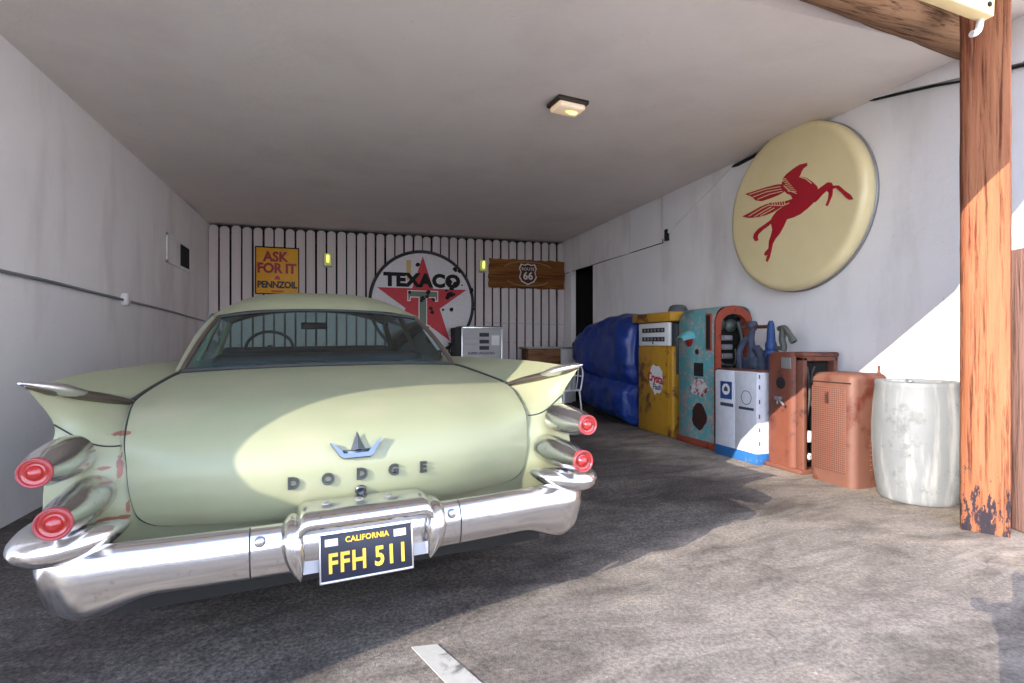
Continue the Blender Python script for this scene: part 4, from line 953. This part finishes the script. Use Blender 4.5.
rbox_shell(-.205, .13, 0, .44, .03, 1.08, .07, .05).build('shell', M['rust2'], pr)
fr = B(); fr.span((.12, .03, .03), (.205, .075, 1.04), .01); fr.span((.12, .385, .03), (.205, .43, 1.04), .01); fr.span((.12, .03, 1.0), (.205, .43, 1.05), .01); fr.build('side_frame', M['rust'], pr)
B().span((-.215, -.01, 0), (.215, .45, .04), .008).build('plinth', M['rust'], pr)
B().box((.165, .23, 1.058), (.10, .42, .045), None, .018, 3).build('top_cap', M['rust2'], pr)
B().span((.131, .07, .05), (.136, .39, 1.0)).build('inner_panel', M['dark'], pr)
wk = B(); wk.tube(smoothpath([(.165, .12, .1), (.16, .10, .4), (.175, .13, .7), (.16, .11, .95)]), .014, 8); wk.tube(smoothpath([(.165, .2, .95), (.17, .17, .9), (.165, .16, .8)]), .008, 6)
wk.tube(smoothpath([(.16, .25, .1), (.17, .22, .5), (.16, .27, .9)]), .012, 8); wk.box((.165, .2, .62), (.05, .12, .05), None, .01); wk.box((.16, .3, .78), (.05, .1, .12), None, .01); wk.build('hoses', plain('grey_hose', srgb(70, 68, 66), .6), pr)
wk = B(); wk.lathe([(0, .05), (.035, .045), (.04, -.05), (0, -.05)], (.165, .12, .33), (0, 0, 1), 12); wk.build('fitting', M['white'], pr); wk = B(); wk.lathe([(.012, .012), (.03, .01), (.03, -.01), (.012, -.012)], (.185, .12, .15), (1, 0, 0), 14); wk.build('fitting', M['white'], pr)
B().span((-.01, -.008, .93), (.10, .004, 1.03), .003).build('gauge_plate', plain('grey_plate', srgb(130, 128, 126), .5), pr)
B().lathe([(0, .006), (.04, .004), (.055, 0)], (-.02, .0, .795), (0, -1, 0), 20).build('oval_recess', M['dark'], pr)
hn = B(); hn.tube(smoothpath([(-.04, -.005, .66), (-.03, -.04, .655), (.02, -.055, .64), (.08, -.06, .60)]), .011, 8); hn.box((-.03, -.02, .655), (.06, .04, .03), None, .006); hn.tube([(-.05, -.01, .64), (-.05, -.01, .60)], .01, 6); hn.build('nozzle_handle', M['metal_grey'], pr)

# rusty heater with punched grille
def m_grille():
    m = NT('punched_rust'); co = m.coord(); sp = m.n('ShaderNodeSeparateXYZ'); m.l(co, sp.inputs[0])
    gx = m.mathn('ABSOLUTE', m.mathn('SINE', m.mathn('MULTIPLY', sp.outputs[0], PI / .017))); gz = m.mathn('ABSOLUTE', m.mathn('SINE', m.mathn('MULTIPLY', sp.outputs[2], PI / .017)))
    hole = m.ramp(m.mathn('MULTIPLY', gx, gz), ((.40, (0, 0, 0)), (.52, (1, 1, 1))))
    rust = m.mix(m.noise(5, 6, .6), srgb(112, 66, 50), srgb(138, 88, 70))
    m.set(Base_Color=m.mix(hole, rust, (.05, .025, .02, 1)), Roughness=.7); return m.m
Y0 = 3.37; gh = pump_root('grille_heater', 3.85, Y0, 'rusty pinkish brown metal box with a punched front grille and side louvres', 'heater')
rbox_shell(-.21, .205, 0, .40, .0, .915, .06, .05, n=8).build('casing', chipped('pinkish_rust', srgb(112, 74, 60), srgb(108, 50, 32), .54, 4, rough=.6), gh)
B().span((-.185, -.006, .10), (.135, .01, .80), .004).build('front_grille', m_grille(), gh)
B().span((-.19, -.008, .835), (.18, .006, .842)).build('lid_seam', M['dark'], gh)
lv = B()
for k in range(7): lv.box((.206, .24, .14 + k * .04), (.012, .13, .012), Matrix.Rotation(.5, 3, 'Y'), .003)
lv.build('louvre', M['rust'], gh)
B().lathe([(.02, 0), (.012, .01), (.008, .05), (.015, .055), (0, .07)], (.16, .33, .91), (0, 0, 1), 10).build('cap_knob', M['rust'], gh)
B().span((-.05, -.0085, .66), (-.015, -.005, .76)).build('maker_plate', M['rust'], gh)

# drum
M['drum'] = NT('galvanised_drum'); _m = M['drum']
_f = _m.noise(2.0, 7, .62, dist=.8); _s = _m.noise(1.5, 5, .6, mapscale=(5, 5, .5), loc=(1, 3, 0))
_c = _m.mix(_f, srgb(116, 120, 122), srgb(144, 147, 148)); _c = _m.mix(_m.ramp(_s, ((.5, (0, 0, 0)), (.62, (1, 1, 1)))), _c, srgb(166, 166, 164)); _c = _m.mix(_m.ramp(_m.noise(6, 6, .7), ((.54, (0, 0, 0)), (.66, (.8, .8, .8)))), _c, srgb(104, 106, 106))
_m.set(Base_Color=_c, Roughness=.6, Metallic=.15); _m.bump(_m.noise(3, 4), .3, .02); M['drum'] = _m.m
dr = empty('metal_drum', (4.095, 2.85, GZ(4))); tag(dr, 'pale grey galvanised metal drum standing between the rusty grille box and the timber post', 'drum')
R0 = .285
B().lathe([(0, .005), (.235, 0), (.243, .01), (.250, .04), (.272, .20), (R0, .42), (R0, .55), (.278, .70), (.262, .84), (.266, .868), (.258, .878), (.250, .868), (.244, .85), (0, .846)], (0, 0, 0), (0, 0, 1), 56).build('drum_shell', M['drum'], dr)
B().lathe([(0, .02), (.025, .02), (.03, 0)], (.1, .12, .86), (0, 0, 1), 14).build('bung', M['metal_grey'], dr)

# ------------------------------------------------------------------ blue tarp over something bulky
def m_tarp():
    m = NT('blue_tarp'); f = m.noise(3, 5, .6, dist=.8)
    m.set(Base_Color=m.mix(f, srgb(10, 32, 92), srgb(24, 60, 142)), Roughness=.38, Coat_Weight=.1); m.bump(m.mathn('ADD', m.noise(5, 6, .6, dist=1.2), m.mathn('MULTIPLY', m.noise(1.6, 3, loc=(3, 3, 3)), 1.4)), .55, .03); return m.m
M['tarp'] = m_tarp()
tp = empty('tarp_cover', (3.95, 7.3, GZ(4))); tag(tp, 'crumpled blue tarpaulin draped over a bulky shape beside the yellow pump', 'tarp')
rnd = random.Random(11)
def tarp_blob(secs, name, n=96):
    """secs: (Y, X front, X back, Z bottom, Z top) in world"""
    rows = []
    for (Y, xf, xb, zb, zt) in secs:
        cx, cz, rx, rz_ = (xf + xb) / 2 - 3.95, (zb + zt) / 2, (xb - xf) / 2, (zt - zb) / 2; row = []
        for k in range(n):
            a = 2 * PI * k / n; c_, s_ = math.cos(a), math.sin(a); e = .62
            x = cx + rx * math.copysign(abs(c_) ** e, c_); z = cz + rz_ * math.copysign(abs(s_) ** e, s_)
            if s_ > .2 and c_ < 0: x += rx * .30 * s_
            row.append(V((x, Y - 7.3, z)))
        rows.append(row)
    rows = densify(rows, 9)
    for i, r in enumerate(rows):
        for k in range(n):
            q_ = r[k] * 2.6; w_ = noise.fractal(q_ + V((0, i * .02, 3)), .9, 2.2, 5) * .035 + abs(noise.noise(V((r[k].y * 3.2 + r[k].z * 2.2, r[k].z * 5.5 - r[k].y * 2, 4)))) * .045
            r[k] = r[k] + V((-w_, 0, w_ * .5))
    b = B(); b.grid(rows, True, True); b.add(rows[0], [tuple(range(n))], True); b.add(rows[-1], [tuple(range(n))], True); return b.build(name, M['tarp'], tp)
tarp_blob([(6.47, 3.86, 4.33, .62, 1.48), (6.55, 3.74, 4.35, .56, 1.55), (6.9, 3.70, 4.36, .56, 1.60), (7.35, 3.68, 4.36, .60, 1.57), (7.75, 3.62, 4.36, .66, 1.50), (8.0, 3.64, 4.34, .76, 1.36), (8.2, 3.70, 4.3, .86, 1.22), (8.28, 3.80, 4.25, .93, 1.12)], 'upper_fold')
tarp_blob([(6.47, 3.90, 4.33, -.02, .70), (6.56, 3.80, 4.34, -.02, .70), (6.66, 3.72, 4.34, .03, .72), (7.0, 3.70, 4.34, .07, .72), (7.5, 3.68, 4.34, .12, .74), (7.9, 3.70, 4.32, .17, .82), (8.1, 3.76, 4.3, .22, .88)], 'lower_drape')
B().span((-.02, -.6, 0), (.3, .6, .3), .02).build('covered_base', M['dark'], tp)

# old dispenser by the back fence
Y0 = 9.45; bk = empty('gas_pump', (2.44, 9.42, GZ(2.4)), 0); tag(bk, 'grey computer style gas pump with chrome frame against the back fence', 'gas pump')
M['pump_g'] = plain('grey_enamel', srgb(178, 176, 176), .5)
B().span((-.36, .02, 0), (.38, .5, 1.46), .01).build('cabinet', M['pump_g'], bk)
ff = B()
for a, c in (((-.38, -.01, .1), (-.355, .03, 1.48)), ((.375, -.01, .1), (.40, .03, 1.48)), ((-.38, -.01, 1.455), (.40, .03, 1.485))): ff.span(a, c, .003)
ff.build('frame', M['chrome_dull'], bk)
B().span((-.38, -.0, 1.475), (.40, .5, 1.5), .004).build('lid', plain('charcoal', srgb(60, 60, 64), .5), bk)
dw = B()
for z in (1.34, 1.215, 1.10): dw.span((-.04, .008, z - .035), (.14, .022, z + .035))
dw.build('readout', M['black'], bk)
B().span((.19, .008, 1.15), (.34, .022, 1.33)).build('notice_card', M['white'], bk)
B().span((-.33, .010, 1.165), (-.08, .021, 1.175)).build('trim_line', M['metal_grey'], bk)
B().span((-.33, .010, 1.27), (.16, .021, 1.276)).build('trim_line', M['metal_grey'], bk)
text_obj('lettering', 'SUPER UNLEADED', .062, M['black'], bk, Matrix.Translation((0, .017, 1.0)) @ RX, .001, .002, 1.0)
ms = B(); rnd = random.Random(5)
for k in range(10): ms.tube(smoothpath([(-.42 + rnd.uniform(-.1, .02), .1 + rnd.uniform(0, .3), .6 + .09 * k), (-.50 + rnd.uniform(-.05, .05), .12 + rnd.uniform(0, .2), .64 + .09 * k), (-.42, .3, .62 + .09 * k)], 4), .018, 6)
ms.box((-.43, .25, .75), (.12, .4, 1.45), None, .02); ms.build('hose_side', M['rubber'], bk)

# wooden crate bench
cr = empty('wooden_crate', (3.80, 9.72, GZ(3.8))); tag(cr, 'low brown and white wooden crate against the back fence below the carved sign', 'crate')
M['crate'] = m_wood('crate_wood', srgb(128, 84, 58), srgb(176, 132, 100), (.5, .4, .34, 1), axis=0)
b = B(); b.span((-.42, -.2, 0), (.25, .2, 1.06), .01); b.build('box', M['crate'], cr); B().span((-.46, -.24, 1.06), (.52, .24, 1.10), .008).build('top_board', plain('grey_board', srgb(158, 150, 146), .7), cr)
B().span((.255, -.2, 0), (.50, .2, 1.06), .01).build('painted_end', M['white'], cr)

# white metal chair behind the fin
ch = empty('metal_chair', (3.28, 7.62, GZ(3.3)), math.radians(205)); tag(ch, 'small white metal garden chair half hidden behind the right tail fin', 'chair')
B().span((-.2, -.2, .43), (.2, .2, .455), .01).build('seat', M['white'], ch)
for sx in (-1, 1):
    for sy_ in (-1, 1): B().tube([(sx * .18, sy_ * .18, .43), (sx * .21, sy_ * .21, 0)], .013, 8).build('leg', M['white'], ch)
bkr = B(); bkr.tube(smoothpath([(-.19, .19, .44), (-.2, .23, .7), (-.1, .25, .84), (.1, .25, .84), (.2, .23, .7), (.19, .19, .44)], 6), .013, 8)
for sx in (-.08, 0, .08): bkr.tube([(sx, .20, .45), (sx, .25, .84)], .008, 6)
bkr.build('backrest', M['white'], ch)
for sx in (-1, 1): B().tube(smoothpath([(sx * .2, .2, .66), (sx * .23, -.05, .66), (sx * .22, -.17, .6), (sx * .2, -.18, .44)]), .011, 8).build('armrest', M['white'], ch)

# painted line on the forecourt
st = B(); st.prism([(.26, 2.11), (.36, 2.095), (.47, 1.80), (.66, 1.2), (.55, 1.2), (.36, 1.81)], lambda x, y, d: (x, y, GZ(x) + .001 + d), 0, .003)
M['line'] = chipped('worn_white_line', srgb(176, 172, 162), srgb(120, 114, 106), .55, 9)
tag(st.build('painted_line', M['line']), 'worn white painted line on the concrete at the bottom of the picture', 'road marking')

# photographer's tripod and camera just behind the viewpoint; it throws the shadow at lower right
vdir = V((math.sin(YAW), math.cos(YAW), 0)); rgt = V((math.cos(YAW), -math.sin(YAW), 0))
tr = empty('tripod_camera', (0, 0, 0)); tag(tr, 'black camera on a tripod standing in the sun beyond the bottom of the picture', 'camera')
M['camblk'] = plain('camera_black', (.02, .02, .02, 1), .6)
P = lambda lat, back, z: rgt * lat - vdir * back + V((0, 0, z + (.085 if z > .5 else 0)))
rot = Matrix.Rotation(-YAW, 3, 'Z')
cb_ = B(); cb_.box(P(.02, .13, 1.075), (.19, .09, .11), rot, .02, 3); cb_.build('camera_body', M['camblk'], tr)
cb_ = B(); cb_.tube([P(.03, .13, 1.13), P(.02, .14, 1.20), P(.03, .14, 1.235)], [.03, .026, .03], 12); cb_.box(P(.045, .14, 1.265), (.085, .06, .05), rot, .02, 3); cb_.build('flash', M['camblk'], tr)
cb_ = B(); cb_.tube([P(-.05, .12, 1.09), P(-.11, .11, 1.115), P(-.135, .105, 1.125)], [.022, .02, .03], 12); cb_.box(P(-.14, .105, 1.127), (.05, .05, .05), rot, .02, 3); cb_.build('side_handle', M['camblk'], tr)
cb_ = B(); cb_.tube([P(-.03, .13, 1.02), P(-.035, .13, .70), P(-.10, -.0, .0)], [.035, .032, .018], 10); cb_.build('tripod_leg', M['camblk'], tr)
cb_ = B(); cb_.tube([P(.09, .14, 1.04), P(.13, .16, .96), P(.16, .2, .84), P(.42, .45, .0)], [.03, .028, .03, .018], 10); cb_.build('tripod_leg', M['camblk'], tr)
cb_ = B(); cb_.tube([P(-.03, .15, 1.0), P(-.05, .18, .7), P(-.2, .4, .0)], [.03, .025, .018], 10); cb_.build('tripod_leg', M['camblk'], tr)
